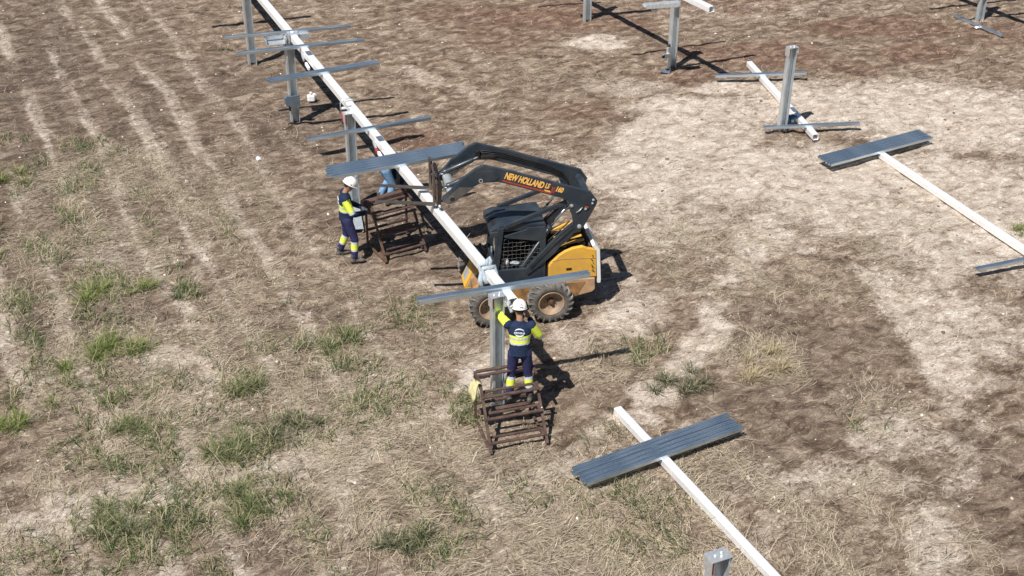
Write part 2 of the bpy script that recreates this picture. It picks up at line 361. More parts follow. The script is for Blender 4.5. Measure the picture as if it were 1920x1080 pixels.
# ---------------------------------------------------------------- grass and straw (ribbons)
m,n,l,p=newmat('dry_and_green_blades')
at=n.new('ShaderNodeAttribute'); at.attribute_name='col'; l.new(at.outputs['Color'],p.inputs['Base Color'])
p.inputs['Roughness'].default_value=.7; p.inputs['Specular IOR Level'].default_value=.2
tr=n.new('ShaderNodeBsdfTranslucent'); l.new(at.outputs['Color'],tr.inputs[0]); ms=n.new('ShaderNodeMixShader'); ms.inputs[0].default_value=.25
l.new(p.outputs[0],ms.inputs[1]); l.new(tr.outputs[0],ms.inputs[2]); l.new(ms.outputs[0],n['Material Output'].inputs[0])
blade=m
def ribbons(base,ang,L,elev,droop,curl,wd,col,seg,lift=0.):
    N=len(base); t=np.linspace(0,1,seg+1); P=np.zeros((N,seg+1,3)); P[:,0]=base; P[:,0,2]+=lift
    a=ang.copy(); e=elev.copy()
    A=[a.copy()]
    for k in range(seg):
        d=np.stack([np.cos(a)*np.cos(e),np.sin(a)*np.cos(e),np.sin(e)],-1)
        P[:,k+1]=P[:,k]+d*(L/seg)[:,None]; a=a+curl/seg; e=e-droop/seg; A.append(a.copy())
    # keep everything above the soil
    gz=height(P[...,0].ravel(),P[...,1].ravel()).reshape(N,seg+1)+.004+lift
    P[...,2]=np.maximum(P[...,2],gz)
    V=np.zeros((N,seg+1,2,3))
    for k in range(seg+1):
        wk=wd*(1-.75*t[k]**1.5)*.5; s=np.stack([-np.sin(A[k]),np.cos(A[k]),np.zeros(N)],-1)
        V[:,k,0]=P[:,k]-s*wk[:,None]; V[:,k,1]=P[:,k]+s*wk[:,None]
    i=np.arange(N)[:,None]*(seg+1)*2+np.arange(seg)[None,:]*2
    F=np.stack([i,i+1,i+3,i+2],-1).reshape(-1,4)
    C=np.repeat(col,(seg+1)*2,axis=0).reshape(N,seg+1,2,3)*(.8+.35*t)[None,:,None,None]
    return V.reshape(-1,3),F,C.reshape(-1,3)
def merge(parts):
    V=[];F=[];C=[];b=0
    for v,f,c in parts: V.append(v);F.append(f+b);C.append(c);b+=len(v)
    return np.concatenate(V),np.concatenate(F),np.concatenate(C)
def scatter(N,dens):
    u=rng.uniform(-14.2,14.2,N); wv=rng.uniform(11.2,38.2,N)
    keep=np.abs(u)<(np.hypot(wv,HC)*.40+.6); u=u[keep]; wv=wv[keep]
    x=u*RT[0]+wv*FW[0]; y=u*RT[1]+wv*FW[1]
    d=dens(x,y); k=rng.uniform(0,1,len(x))<d; return x[k],y[k]
def colmix(N,a,b,var=.15):
    t=rng.uniform(0,1,N)[:,None]; c=np.array(a)*(1-t)+np.array(b)*t
    return np.clip(c*rng.uniform(1-var,1+var,N)[:,None],0,1)
def flowang(x,y): # stalks lie combed by the machines
    return (fbm(x,y,2.2,s=101)-.5)*7+R_(-20)
def place(x,y): return np.stack([x,y,height(x,y)],-1)
# long straw stalks
x,y=scatter(680000,lambda x,y:(.03+np.clip(blobs(x,y,STRAW),0,1)**1.2)*ss(.40,.66,fbm(x,y,.45,1.1,s=131))*(.45+.55*np.cos(np.pi*(x+.02*y)/.98)**2))
N=len(x)
print('STRAW',N)
v1=ribbons(place(x,y),flowang(x,y)+rng.normal(0,.75,N),rng.gamma(3,.065,N)+.06,rng.uniform(0,.45,N),rng.uniform(.3,1.2,N),rng.normal(0,1.1,N),rng.uniform(.004,.009,N),colmix(N,(.20,.16,.105),(.72,.63,.48),.25),3)
# thin litter and stubble everywhere
x,y=scatter(230000,lambda x,y:np.clip(.10+.9*blobs(x,y,STRAW),0,1)*(.15+.85*ss(.38,.68,fbm(x,y,.4,s=141))))
N=len(x); dk_=rng.uniform(0,1,N)<.45
cc=np.where(dk_[:,None],colmix(N,(.055,.042,.03),(.13,.10,.07)),colmix(N,(.30,.25,.18),(.60,.52,.40)))
v2=ribbons(place(x,y),flowang(x,y)+rng.normal(0,.6,N),rng.gamma(2.5,.028,N)+.03,rng.uniform(0,.3,N),rng.uniform(.2,.8,N),rng.normal(0,.7,N),rng.uniform(.006,.014,N),cc*1.0,1)
V,F,C_=merge([v1,v2])
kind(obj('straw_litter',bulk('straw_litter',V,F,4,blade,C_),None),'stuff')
# olive and green low grass
def gcol(N,b): 
    return colmix(N,(.075,.105,.035),(.16,.20,.075)) if b else colmix(N,(.040,.070,.025),(.14,.185,.065))
x,y=scatter(620000,lambda x,y:np.clip(1.3*blobs(x,y,GREEN,.15)+.42*ss(5.2,3.4,x-.06*(y-16))*ss(29,25,y)*ss(.62,.95,.5+.5*np.cos(2*np.pi*(x+.02*y+.25)/1.47)),0,1)*ss(.40,.70,fbm(x,y,.30,.42,s=151)*.7+.3*vn(x,y,.11,s=153))*1.3)
N=len(x)
mixg=rng.uniform(0,1,N)<.42
cc=np.where(mixg[:,None],colmix(N,(.26,.22,.13),(.46,.40,.26)),gcol(N,False))
v3=ribbons(place(x,y),rng.uniform(0,6.283,N)*.6+flowang(x,y),rng.gamma(3,.05,N)+.07,rng.uniform(.4,1.3,N),rng.uniform(.6,2.0,N),rng.normal(0,.8,N),rng.uniform(.008,.015,N),cc,3)
print('GRASS',N)
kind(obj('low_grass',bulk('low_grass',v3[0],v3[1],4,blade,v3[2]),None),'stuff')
# larger separate tufts, each a thing
TUFTS=[(18,330,.30,0,'bright green grass tuft at the left edge of the field'),(205,545,.34,0,'bright green grass tuft left of a small dark tuft'),
 (428,90,.13,1,'tiny dark sprig left of the farthest channels'),
 (350,548,.20,1,'small dark green tuft alone on brown soil, left of the worker at the post'),(160,668,.26,0,'vivid green grass tuft beside a brighter double tuft'),(215,655,.36,0,'tallest vivid green grass tuft on the left straw'),
 (20,790,.26,0,'yellow green tuft low on the left edge'),(268,800,.28,2,'mid green tuft with spiky blades among pale straw'),(425,735,.30,2,'arching grey green tuft with pale stalks'),
 (575,800,.34,1,'dark green round tuft above the pale dusty strip'),(435,850,.32,2,'olive tuft left of the dark round tuft'),(625,650,.28,2,'olive tuft with long pale stalks lying over it'),
 (1275,718,.28,1,'dark green weed beside the pale track right of the near steps'),(480,945,.34,2,'spreading green tuft above a patch of broken clods'),
 (215,985,.34,2,'big olive tuft near the lower left corner'),(300,985,.34,1,'dark olive tuft right of the big lower left tuft'),(740,1020,.30,1,'dark olive tuft at the bottom middle'),
 (1912,431,.14,0,'tiny green weed beside the silver tube at the right edge'),(1430,690,.30,3,'straw yellow clump of dry grass right of the dark weed'),(225,745,.2,2,'small green sprout below the vivid tufts')]
for px,py,rad,tone,lab in TUFTS:
    c=gp(px,py); N=int(720*(rad/.3)**1.5)
    nc=7; cx_=rng.normal(0,.75*rad,nc)*1.3; cy_=rng.normal(0,.55*rad,nc); cr_=rng.uniform(.12,.42,nc)*rad; ci=rng.choice(nc,N,p=cr_/cr_.sum())
    r=cr_[ci]*np.abs(rng.normal(0,.8,N)); th=rng.uniform(0,6.283,N); x=c[0]+cx_[ci]+r*np.cos(th); y=c[1]+cy_[ci]+r*np.sin(th)
    tone_c={0:((.09,.13,.025),(.24,.30,.08)),1:((.045,.062,.032),(.13,.15,.08)),2:((.075,.10,.035),(.20,.24,.10)),3:((.30,.235,.13),(.56,.47,.31))}[tone]
    cc=colmix(N,*tone_c); k=rng.uniform(0,1,N)<.27; cc[k]=colmix(k.sum(),(.30,.26,.16),(.5,.44,.3))
    v=ribbons(place(x,y),th+rng.normal(0,.7,N),rng.gamma(5,.16,N)*min(rad,.26)*1.0*(.6+cr_[ci]/rad),rng.uniform(.5,1.45,N),rng.uniform(.5,1.8,N),rng.normal(0,.5,N),rng.uniform(.006,.011,N),cc,4)
    v[0][:,:2]-=c[:2]
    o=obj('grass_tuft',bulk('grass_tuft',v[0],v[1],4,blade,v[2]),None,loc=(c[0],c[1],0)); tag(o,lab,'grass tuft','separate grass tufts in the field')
# pale stones
def stones(N,dens,smin,smax,z=0.):
    x,y=scatter(N,dens); n_=len(x); s=smin+(smax-smin)*rng.uniform(0,1,n_)**4
    t=(1+5**.5)/2; ico=np.array([(-1,t,0),(1,t,0),(-1,-t,0),(1,-t,0),(0,-1,t),(0,1,t),(0,-1,-t),(0,1,-t),(t,0,-1),(t,0,1),(-t,0,-1),(-t,0,1)])/1.9
    fi=np.array([(0,11,5),(0,5,1),(0,1,7),(0,7,10),(0,10,11),(1,5,9),(5,11,4),(11,10,2),(10,7,6),(7,1,8),(3,9,4),(3,4,2),(3,2,6),(3,6,8),(3,8,9),(4,9,5),(2,4,11),(6,2,10),(8,6,7),(9,8,1)])
    V=ico[None]*s[:,None,None]*rng.uniform(.6,1.3,(n_,1,3))*rng.uniform(.85,1.15,(n_,12,1))*np.array([1,1,.6])
    V=V+place(x,y)[:,None,:]
    F=(fi[None]+np.arange(n_)[:,None,None]*12).reshape(-1,3)
    C=np.repeat(colmix(n_,(.40,.34,.27),(.72,.68,.60)),12,axis=0)
    return V.reshape(-1,3),F,C
v=stones(9000,lambda x,y:.12+.5*ss(.5,.7,fbm(x,y,1.5,s=161))*(.3+blobs(x,y,DARK)),.009,.04)
m,n,l,p=newmat('pale_stone'); at=n.new('ShaderNodeAttribute'); at.attribute_name='col'; l.new(at.outputs['Color'],p.inputs['Base Color']); p.inputs['Roughness'].default_value=.9
kind(obj('pebbles',bulk('pebbles',v[0],v[1],3,m,v[2]),None),'stuff')
# soil clods
v=stones(45000,lambda x,y:np.clip(.08+sum(.9*np.exp(-((x-a)**2+(y-b)**2)/.12) for a,b in POSTS)+.9*blobs(x,y,DARK)*ss(.4,.65,fbm(x,y,.8,s=171)),0,1),.010,.045)
m2=mat('soil_clod',(.085,.06,.045),(.17,.125,.09),3,.95)
v5=stones(90000,lambda x,y:np.clip(blobs(x,y,[(525,1010,70,36,1.),(190,600,120,22,.35)],.6),0,1)*.8,.03,.11)
kind(obj('soil_clods',bulk('soil_clods',np.concatenate([v[0],v5[0]]),np.concatenate([v[1],v5[1]+len(v[0])]),3,m2),None),'stuff')
# ---------------------------------------------------------------- steel structure
def torque_tube(name,label,a,b,zt,wd=.145,group=None,open_end=True,extras=()):
    a,b=Vector((a[0],a[1],zt-wd/2)),Vector((b[0],b[1],zt-wd/2)); d=b-a; L=d.length
    o=thing(name,label,'steel tube',a,math.atan2(d.y,d.x),group)
    h=wd/2; r=.018; q=[]
    for sx_,sz_,st in ((1,1,0),(-1,1,90),(-1,-1,180),(1,-1,270)):
        for k in range(4):
            an=R_(st+30*k); q.append((sx_*(h-r)+r*math.cos(an),sz_*(h-r)+r*math.sin(an)))
    qi=[(y*.93,z*.93) for y,z in q]; n=len(q); mb=MB()
    vs=[(0,y,z) for y,z in q]+[(L,y,z) for y,z in q]+[(0,y,z) for y,z in qi]+[(L,y,z) for y,z in qi]
    fs=[]
    for i in range(n):
        j=(i+1)%n; fs+=[(i,j,n+j,n+i),(2*n+i,3*n+i,3*n+j,2*n+j),(i,2*n+i,2*n+j,j),(n+i,n+j,3*n+j,3*n+i)]
    mb.add(vs,fs); t=obj('tube_body',mb,MT['tube'],o)
    for s0,ln in extras:
        mb=MB(); mb.box((s0,0,h+.003),(ln,wd*.78,.006)); obj('joint_plate',mb,MT['patch'],o,bevel=.002)
    return o
def c_profile(wd,ht,th,lip,groove):
    w2=wd/2; out=[(-w2+.0,0),(-w2,ht-.004)]
    if groove: out+=[(-w2+.004,ht),(-.013,ht),(-.009,ht-.036),(.009,ht-.036),(.013,ht),(w2-.004,ht)]
    out+=[(w2,ht-.004),(w2,0),(w2-lip,0),(w2-lip,th),(w2-th,th),(w2-th,ht-th)]
    if groove: out+=[(.013+th*.3,ht-th),(.009,ht-.036-th),(-.009,ht-.036-th),(-.013-th*.3,ht-th)]
    out+=[(-w2+th,ht-th),(-w2+th,th),(-w2+lip,th),(-w2+lip,0)]
    return out
def channel(label,a,b,z0,wd=.080,ht=.055,group=None,tilt=0.,off=0.,sleeve=0.):
    a,b=Vector((a[0],a[1],0)),Vector((b[0],b[1],0)); d=b-a; L=d.length; an=math.atan2(d.y,d.x)
    nrm=Vector((-math.sin(an),math.cos(an),0)); a=a+nrm*off
    za=z0 if not isinstance(z0,tuple) else z0[0]; zb=z0 if not isinstance(z0,tuple) else z0[1]
    mb=MB(); mb.prism([(x,z) for x,z in c_profile(wd,ht,.004,.014,True)],0,L,lambda x,y,z:(y,x,z))
    me=mb.mesh('steel_channel',MT['purlin'])
    if sleeve:
        o=thing('steel_channel',label,'steel channel',(a.x,a.y,za),an,group); body=link(bpy.data.objects.new('channel_body',me),o)
        mb=MB(); mb.prism([(x*.8,z*.86) for x,z in c_profile(wd,ht,.004,.014,True)],-sleeve,L+sleeve*1.3,lambda x,y,z:(y,x,z))
        obj('inner_sleeve',mb,MT['purlin'],o); o.rotation_euler=(tilt,-math.atan2(zb-za,L),an)
        return o
    o=link(bpy.data.objects.new('steel_channel',me)); tag(o,label,'steel channel',group)
    o.location=(a.x,a.y,za); o.rotation_euler=(tilt,-math.atan2(zb-za,L),an)
    return o
ORD=['nearest','second nearest','middle','second farthest','farthest']
def bundle(where,a,b,z0,n=5,pitch=.090,group=None,jit=.05):
    rr=random.Random(hash(where)%1000 if False else len(where))
    for k in range(n):
        da=rr.uniform(-jit,jit)
        a2=(a[0]+da,a[1]); b2=(b[0]+da,b[1])
        word=ORD[k] if n==5 else (['nearest','farther'][k] if n==2 else 'only')
        channel(f'{word} blue-grey steel channel {where}',a2,b2,z0,.077,.062,group,off=(k)*pitch)
TZ=2.2
torque_tube('torque_tube','long white square steel tube raised on posts above the loader',(7.68,17.30),(7.68,47.0),TZ,.150,extras=((23.49-17.30,.22),(28.05-17.30,.24),(33.5-17.3,.22)))
gA='steel channels laid across the raised tube'
channel('wide channel across the near end of the raised tube above the person on the steps',(6.27,17.74),(9.05,17.43),TZ+.003,.11,.085,gA)
channel('single channel across the raised tube just beyond the grey hooked clamp',(6.38,23.93),(8.86,23.93),TZ+.003,.088,.06,gA)
bundle('in the pair crossing the raised tube above the white jug',(6.43,26.84),(8.82,26.88),TZ+.003,2,.090,gA,.04)
channel('channel with a thinner sleeve at both ends crossing the raised tube',(6.38,28.56),(8.80,28.26),TZ+.003,.09,.06,gA,sleeve=.14)
channel('farthest channel in view laid across the raised tube beyond the bright bearing saddle',(6.24,29.56),(8.97,29.12),TZ+.003,.075,.055,gA)
channel('channel across the raised tube beyond the top of the photo',(6.1,35.3),(8.7,35.0),TZ+.003,.12,.055,gA)
bundle('in the stack on the raised tube beside the loader boom',(6.32,22.27),(8.96,22.24),TZ+.003,5,.094,'channels stacked on the raised tube')
# posts
def post(label,x,y,h,rz=0.,lean=0.,cap=True,red=True,wd=.205,dp=.11,sag=0.):
    o=thing('steel_post',label,'post',(x,y,0),rz,'galvanised C posts'); o.rotation_euler=(0,lean,rz)
    t=.006; lp=.045; w2=wd/2
    q=[(-w2,0),(-w2+lp,0),(-w2+lp,t),(-w2+t,t),(-w2+t,dp-t),(w2-t,dp-t),(w2-t,t),(w2-.02,t),(w2-.02,0),(w2,0),(w2,dp),(-w2,dp)]
    mb=MB(); mb.prism([(a,b) for a,b in q],-.25,h,lambda a,zz,b:(a,b-dp/2,zz)); obj('post_body',mb,MT['galv'],o,bevel=.002)
    if cap:
        mb=MB(); c=.012
        mb.box((0,0,h-.004),(wd+.03,dp+.05,.010)); mb.box((-w2-.012,0,h-.11),(.008,dp+.05,.20)); mb.box((w2+.012,0,h-.07),(.008,dp+.05,.12))
        mb.box((0,dp/2+.02,h-.06),(wd+.03,.008,.11))
        obj('cap_bracket',mb,MT['zinc'],o,bevel=.002)
        for bx,by in ((-.05,0),(.05,.02),(.02,-.035)): obj('bolt',MB().tube([(bx,by,h-.002),(bx,by,h+.016)],.014,6),MT['white'],o)
        if red:
            mb=MB(); mb.box((-w2+.012,-dp/2-.008,h-.11),(.022,.006,.19)); obj('red_strip',mb,MT['red'],o)
    return o
post('tall galvanised post at the near end of the raised tube, rising through the rusty steps',7.47,17.44,2.24)
post('galvanised post beside the worker in profile, under the stack of channels',7.57,25.02,2.12)
post('galvanised post with a dark clamp halfway up, beside the white jug',7.60,29.36,2.06)
post('farthest galvanised post of the raised row, cut by the top left of the photo',7.60,33.05,2.06)
post('galvanised post with a bracket and foot plate at the top centre right',17.0,28.73,2.1)
post('galvanised post left of the bracketed one, cut by the top of the photo',16.50,32.41,2.1)
post('free-standing galvanised post without a tube, standing among lying tubes',17.50,24.57,2.05,lean=R_(1.5))
post('galvanised post at the far top right behind a slanting lying channel',26.07,28.27,2.1)
post('galvanised post whose boxed top shows at the bottom edge of the photo',7.65,11.07,2.1,wd=.26,dp=.15)
# lower piece of channel at the foot of the worker's post
mb=MB(); mb.prism(c_profile(.2,.07,.006,.03,False),0,1.0,lambda x,y,z:(x,y,z)); o=obj('channel_offcut',mb,MT['galv'],None,loc=(7.30,23.98,.02)); o.rotation_euler=(0,0,R_(-14.0)); tag(o,'short grey steel offcut at the foot of the post behind the person in profile','steel offcut')
# bearing saddle
o=thing('bearing_saddle','bright zinc bearing saddle with a side trough under the raised tube','bearing',(7.68,29.28,TZ-.08),R_(-6))
mb=MB(); mb.prism([(-.62,.02),(-.60,-.10),(-.17,-.10),(-.15,.05),(-.18,.05),(-.2,-.08),(-.58,-.08),(-.59,.02)],-.12,.14); mb.box((-.38,0.14,-.03),(.44,.01,.13)); obj('side_trough',mb,MT['zinc'],o,bevel=.004)
mb=MB(); mb.box((0,0,.098),(.24,.26,.03)); mb.box((-.10,0,0),(.025,.26,.2)); mb.box((.10,0,0),(.025,.26,.2)); mb.prism([(.12,-.06),(.34,-.06),(.36,.06),(.33,.08),(.12,.08)],-.10,.12); obj('clamp_block',mb,MT['zinc'],o,bevel=.006)
mb=MB(); mb.ball((0,0,.118),(.04,.04,.02)); obj('bolt_head',mb,MT['white'],o,smooth=True)
# small fittings under the raised tube
def fitting(label,y,red=False):
    o=thing('tube_fitting',label,'bracket',(7.58,y,TZ-.13),0,'small white fittings on the raised tube')
    mb=MB(); mb.bar((0,.25,.03),(-.03,.02,.0),.035,.06); obj('fin_plate',mb,MT['zinc'],o,bevel=.006)
    mb=MB(); mb.bar((-.03,-.12,-.02),(-.035,-.36,-.05),.05,.07); obj('lower_plate',mb,MT['bag'],o,bevel=.008)
    if red: mb=MB(); mb.bar((-.03,.04,-.02),(-.035,-.13,-.03),.05,.07); obj('red_cap',mb,MT['red'],o,bevel=.01)
    mb=MB(); mb.ball((.22,.25,-.02),.03); obj('round_knob',mb,MT['zinc'],o,smooth=True)
fitting('white fitting with a red cap hanging on the raised tube above the stack',23.35,True)
fitting('plain white fitting on the raised tube between pair and sleeve channels',28.0)
# rod clamp over the tube at the worker's post
o=thing('hook_clamp','bent grey rod clamp with a red handle hooked over the raised tube','clamp',(7.60,25.35,0))
mb=MB(); mb.tube([(-.10,0,2.0),(-.10,0,2.20),(-.06,0,2.245),(.02,0,2.26),(.12,.0,2.25),(.175,0,2.20),(.175,0,2.10)],.012,8); obj('bent_rod',mb,MT['zinc'],o,smooth=True)
mb=MB(); mb.tube([(-.16,-.22,2.17),(-.12,-.24,2.19),(.03,-.24,2.19),(.06,-.22,2.17)],.03,8); obj('jaw',mb,MT['zinc'],o,smooth=True)
mb=MB(); mb.tube([(-.15,-.24,2.12),(-.15,-.24,1.86)],.02,8); obj('red_handle',mb,MT['red'],o,smooth=True)
def ballclamp(label,loc,r=.06,m='galv'):
    o=thing('post_clamp',label,'clamp',loc)
    mb=MB(); mb.ball((0,0,0),(r,r*.8,r)); obj('clamp_head',mb,MT[m],o,smooth=True)
    mb=MB(); mb.tube([(0,0,0),(.06,.10,-.02)],.018,8); obj('clamp_screw',mb,MT['black'],o)
ballclamp('round grey knob on the post beside the worker in profile',(7.60,24.90,.78),.055)
o=thing('post_clamp','dark clamp fixed across the post next to the white jug','clamp',(7.60,29.30,.62))
mb=MB(); mb.box((.0,-.06,0),(.23,.03,.26)); mb.prism([(-.11,-.10),(-.11,.12),(-.17,.14),(-.22,.09),(-.22,-.06),(-.17,-.12)],-.05,.05); obj('clamp_plate',mb,MT['patch'],o,bevel=.006)
mb=MB(); mb.box((-.12,-.02,-.18),(.04,.05,.1)); obj('clamp_tail',mb,MT['black'],o)
# G-clamp hung on the near post
o=thing('hook_clamp','grey hooked clamp hanging on the near post at knee height','clamp',(7.60,17.36,.72))
mb=MB(); mb.tube([(.20,-.05,.12),(.02,-.05,.14),(-.05,-.05,.08),(-.05,-.05,-.08),(.0,-.05,-.12),(.08,-.05,-.12),(.10,-.05,-.04),(.02,-.05,0)],.018,8); obj('clamp_frame',mb,MT['zinc'],o,smooth=True)
mb=MB(); mb.box((.18,-.05,.0),(.2,.05,.07)); obj('clamp_jaw',mb,MT['black'],o,bevel=.01)
# cloth sling round the tube
o=thing('cloth_sling','grey cloth sling wrapped round the raised tube above the loader wheel','sling',(7.68,18.28,TZ-.075))
for dy,nm in ((-.06,'sling_wrap'),(.07,'sling_wrap')):
    mb=MB(); pts=[]
    for k in range(17):
        a=2*math.pi*k/16; c_,s_=math.cos(a),math.sin(a); k_=.108/max(abs(c_),abs(s_))**.75
        pts.append((c_*k_,dy+.05*s_+.02*math.sin(3*a),s_*k_))
    mb.tube(pts,(.034 if dy<0 else .028),8,False); obj(nm,mb,MT['gcloth'],o,smooth=True)
mb=MB(); mb.tube([(0,.05,.10),(.03,.10,.17),(.06,.08,.23),(.05,.02,.20),(.02,0,.12)],[.03,.04,.02,.03,.03],8); mb.tube([(-.11,0,.05),(-.16,-.04,-.10),(-.13,-.08,-.22)],[.04,.05,.03],8); obj('sling_knot',mb,MT['gcloth'],o,smooth=True)
# motor box etc under tube D end
o=thing('end_coupling','small zinc coupling with bolts beside the open tube end','coupling',(7.62,17.36,2.07))
mb=MB(); mb.box((0.0,.10,0),(.1,.18,.1)); mb.tube([(.02,.0,-.03),(.04,-.06,-.12)],.03,8); obj('coupling_block',mb,MT['zinc'],o,bevel=.01)
for q in ((.15,-.09,-.05),(.19,-.06,-.02),(.11,-.09,-.08)): obj('nut',MB().ball(q,.024),MT['zinc'],o,smooth=True)
# row two and three
torque_tube('torque_tube','white tube end of the second raised row cut by the top of the photo',(16.98,27.06),(15.6,36.2),TZ,.145)
torque_tube('torque_tube','tube of the far third row above the post at the top right corner',(26.12,26.6),(24.3,35.5),TZ,.145)
gB='channels across the second and third raised rows'
channel('channel crossing the second row tube beyond the tube end, near the bracketed post',(15.92,28.04),(18.19,27.99),TZ+.003,.085,.055,gB)
channel('channel crossing the second row tube just behind the bracketed post',(15.34,29.23),(17.97,29.06),TZ+.003,.05,.055,gB)
channel('wide channel crossing the second row tube above the left cut post',(15.34,32.19),(17.27,31.75),TZ+.003,.14,.055,gB)
channel('farthest channel crossing the second row tube above the top of the photo',(14.6,33.3),(16.31,32.87),TZ+.003,.06,.055,gB)
channel('channel crossing the third row tube at its near side',(24.5,27.87),(27.1,27.5),TZ+.003,.08,.055,gB)
channel('channel crossing the third row tube at its far side',(24.3,28.9),(26.9,28.5),TZ+.003,.08,.055,gB)
o=thing('cross_bracket','flat zinc bracket on top of the post cut by the top centre of the photo','bracket',(16.2,27.93,2.07),R_(-8))
mb=MB(); mb.prism([(-.50,.0),(-.42,-.06),(.35,-.09),(.42,-.03),(.40,.03),(-.45,.05)],-.06,.10); obj('bracket_plate',mb,MT['galv'],o,bevel=.01)
mb=MB(); mb.tube([(-.30,0,-.04),(-.18,0,-.1)],.03,6); obj('bolt_head',mb,MT['patch'],o)
o=thing('post_clamp','cluster of dark clamps low on the bracketed post','clamp',(16.86,28.66,.42))
mb=MB(); mb.tube([(-.02,0,.0),(-.02,0,.24)],.05,8); mb.bar((.02,-.02,.02),(-.16,-.06,.02),.09,.09); obj('clamp_body',mb,MT['galv'],o,bevel=.01)
mb=MB(); mb.ball((-.19,-.07,.01),.035); mb.ball((-.02,0,.25),.05); obj('clamp_knob',mb,MT['black'],o,smooth=True)
o=obj('foot_plate',MB().box((0,0,.03),(.26,.17,.015)).box((.10,0,.06),(.02,.17,.07)),MT['purlin'],None,bevel=.003,loc=(16.76,28.60,.01)); o.rotation_euler=(0,R_(8),R_(-35)); tag(o,'small blue-grey bent plate lying at the foot of the bracketed post','steel plate')
o=obj('foot_plate',MB().box((0,0,.02),(.16,.10,.03)),MT['black'],None,loc=(16.42,32.25,.0)); tag(o,'dark scrap of steel at the foot of the cut post at the top','steel plate')
# lying tubes and their channels
torque_tube('torque_tube','white square tube lying on dry grass at the bottom right',(9.225,16.60),(9.60,8.2),.145,.137,extras=())
bundle('in the stack lying at the bottom right',(7.85,15.02),(10.74,15.27),.15,5,.094,'channels stacked on the lying tube at the bottom right',.05)
torque_tube('torque_tube','white square tube lying on pale sand, running out of the right edge',(18.79,22.62),(18.86,12.5),.14,.135)
bundle('in the stack lying on the pale sand at the right',(17.36,22.49),(20.19,22.71),.145,5,.096,'channels stacked on the lying tube at the right',.01)
channel('single channel across the lying tube, cut by the right edge of the photo',(17.36,17.72),(19.6,17.55),.16,.10,.06)
torque_tube('torque_tube','short white square tube lying askew behind the free-standing post',(17.97,23.91),(18.84,28.10),.15,.140,extras=((1.35,.26),))
channel('channel across the far end of the short askew tube',(17.55,27.58),(19.66,26.86),(.153,.153),.105,.06)
channel('channel in front of the free-standing post, across the short askew tube',(17.06,24.62),(19.16,23.95),(.153,.153),.09,.06)
channel('slanting channel lying on the soil in front of the top right post',(25.72,28.85),(25.93,27.17),.01,.09,.055)
o=thing('drive_motor','dark blue round motor on the ground between the post and the askew tube','motor',(17.85,24.78,.17))
mb=MB(); mb.tube([(-.10,.0,0),(.12,.03,0)],.095,16); mb.tube([(.12,.03,0),(.2,.04,0)],.05,12); obj('motor_body',mb,MT['bluep'],o,bevel=.006)
mb=MB(); mb.ball((.0,-.09,.0),.035); mb.ball((.20,-.12,-.12),.03); obj('pale_bolt',mb,MT['bag'],o,smooth=True)
# small litter
def crumple(name,label,loc,sx_,sy_,sz_,m,seed,cat):
    mb=MB(); rr=random.Random(seed); n_=7; vs=[]
    for i in range(n_):
        for j in range(n_):
            u=i/(n_-1)-.5; v=j/(n_-1)-.5
            vs.append((u*sx_+rr.uniform(-.1,.1)*sx_*.4,v*sy_+rr.uniform(-.1,.1)*sy_*.4,sz_*(1-2.6*(u*u+v*v))*rr.uniform(.5,1.1)+.015))
    fs=[(i*n_+j,i*n_+j+1,(i+1)*n_+j+1,(i+1)*n_+j) for i in range(n_-1) for j in range(n_-1)]
    mb.add(vs,fs); o=obj(name,mb,MT[m],None,loc=loc); s=o.modifiers.new('thick','SOLIDIFY'); s.thickness=.006
    s=o.modifiers.new('soft','SUBSURF'); s.levels=1; s.render_levels=1
    return tag(o,label,cat)
o=thing('plastic_jug','small white plastic jug standing by the post with the dark clamp','jug',(8.30,30.42,0),R_(-15))
mb=MB(); mb.box((0,0,.09),(.18,.11,.16)); obj('jug_body',mb,MT['bag'],o,bevel=.03)
mb=MB(); mb.tube([(.0,0,.18),(.0,0,.24)],.025,10); mb.tube([(.05,0,.19),(.11,0,.18),(.12,0,.08)],.015,8); obj('jug_neck',mb,MT['bag'],o,smooth=True)
crumple('paper_scrap','white scrap on bare soil left of the stacked channels',(6.35,27.95,.0),.10,.14,.06,'bag',5,'litter')
crumple('paper_scrap','white scrap at the foot of the top right post',(25.72,27.93,.0),.12,.10,.05,'bag',6,'litter')
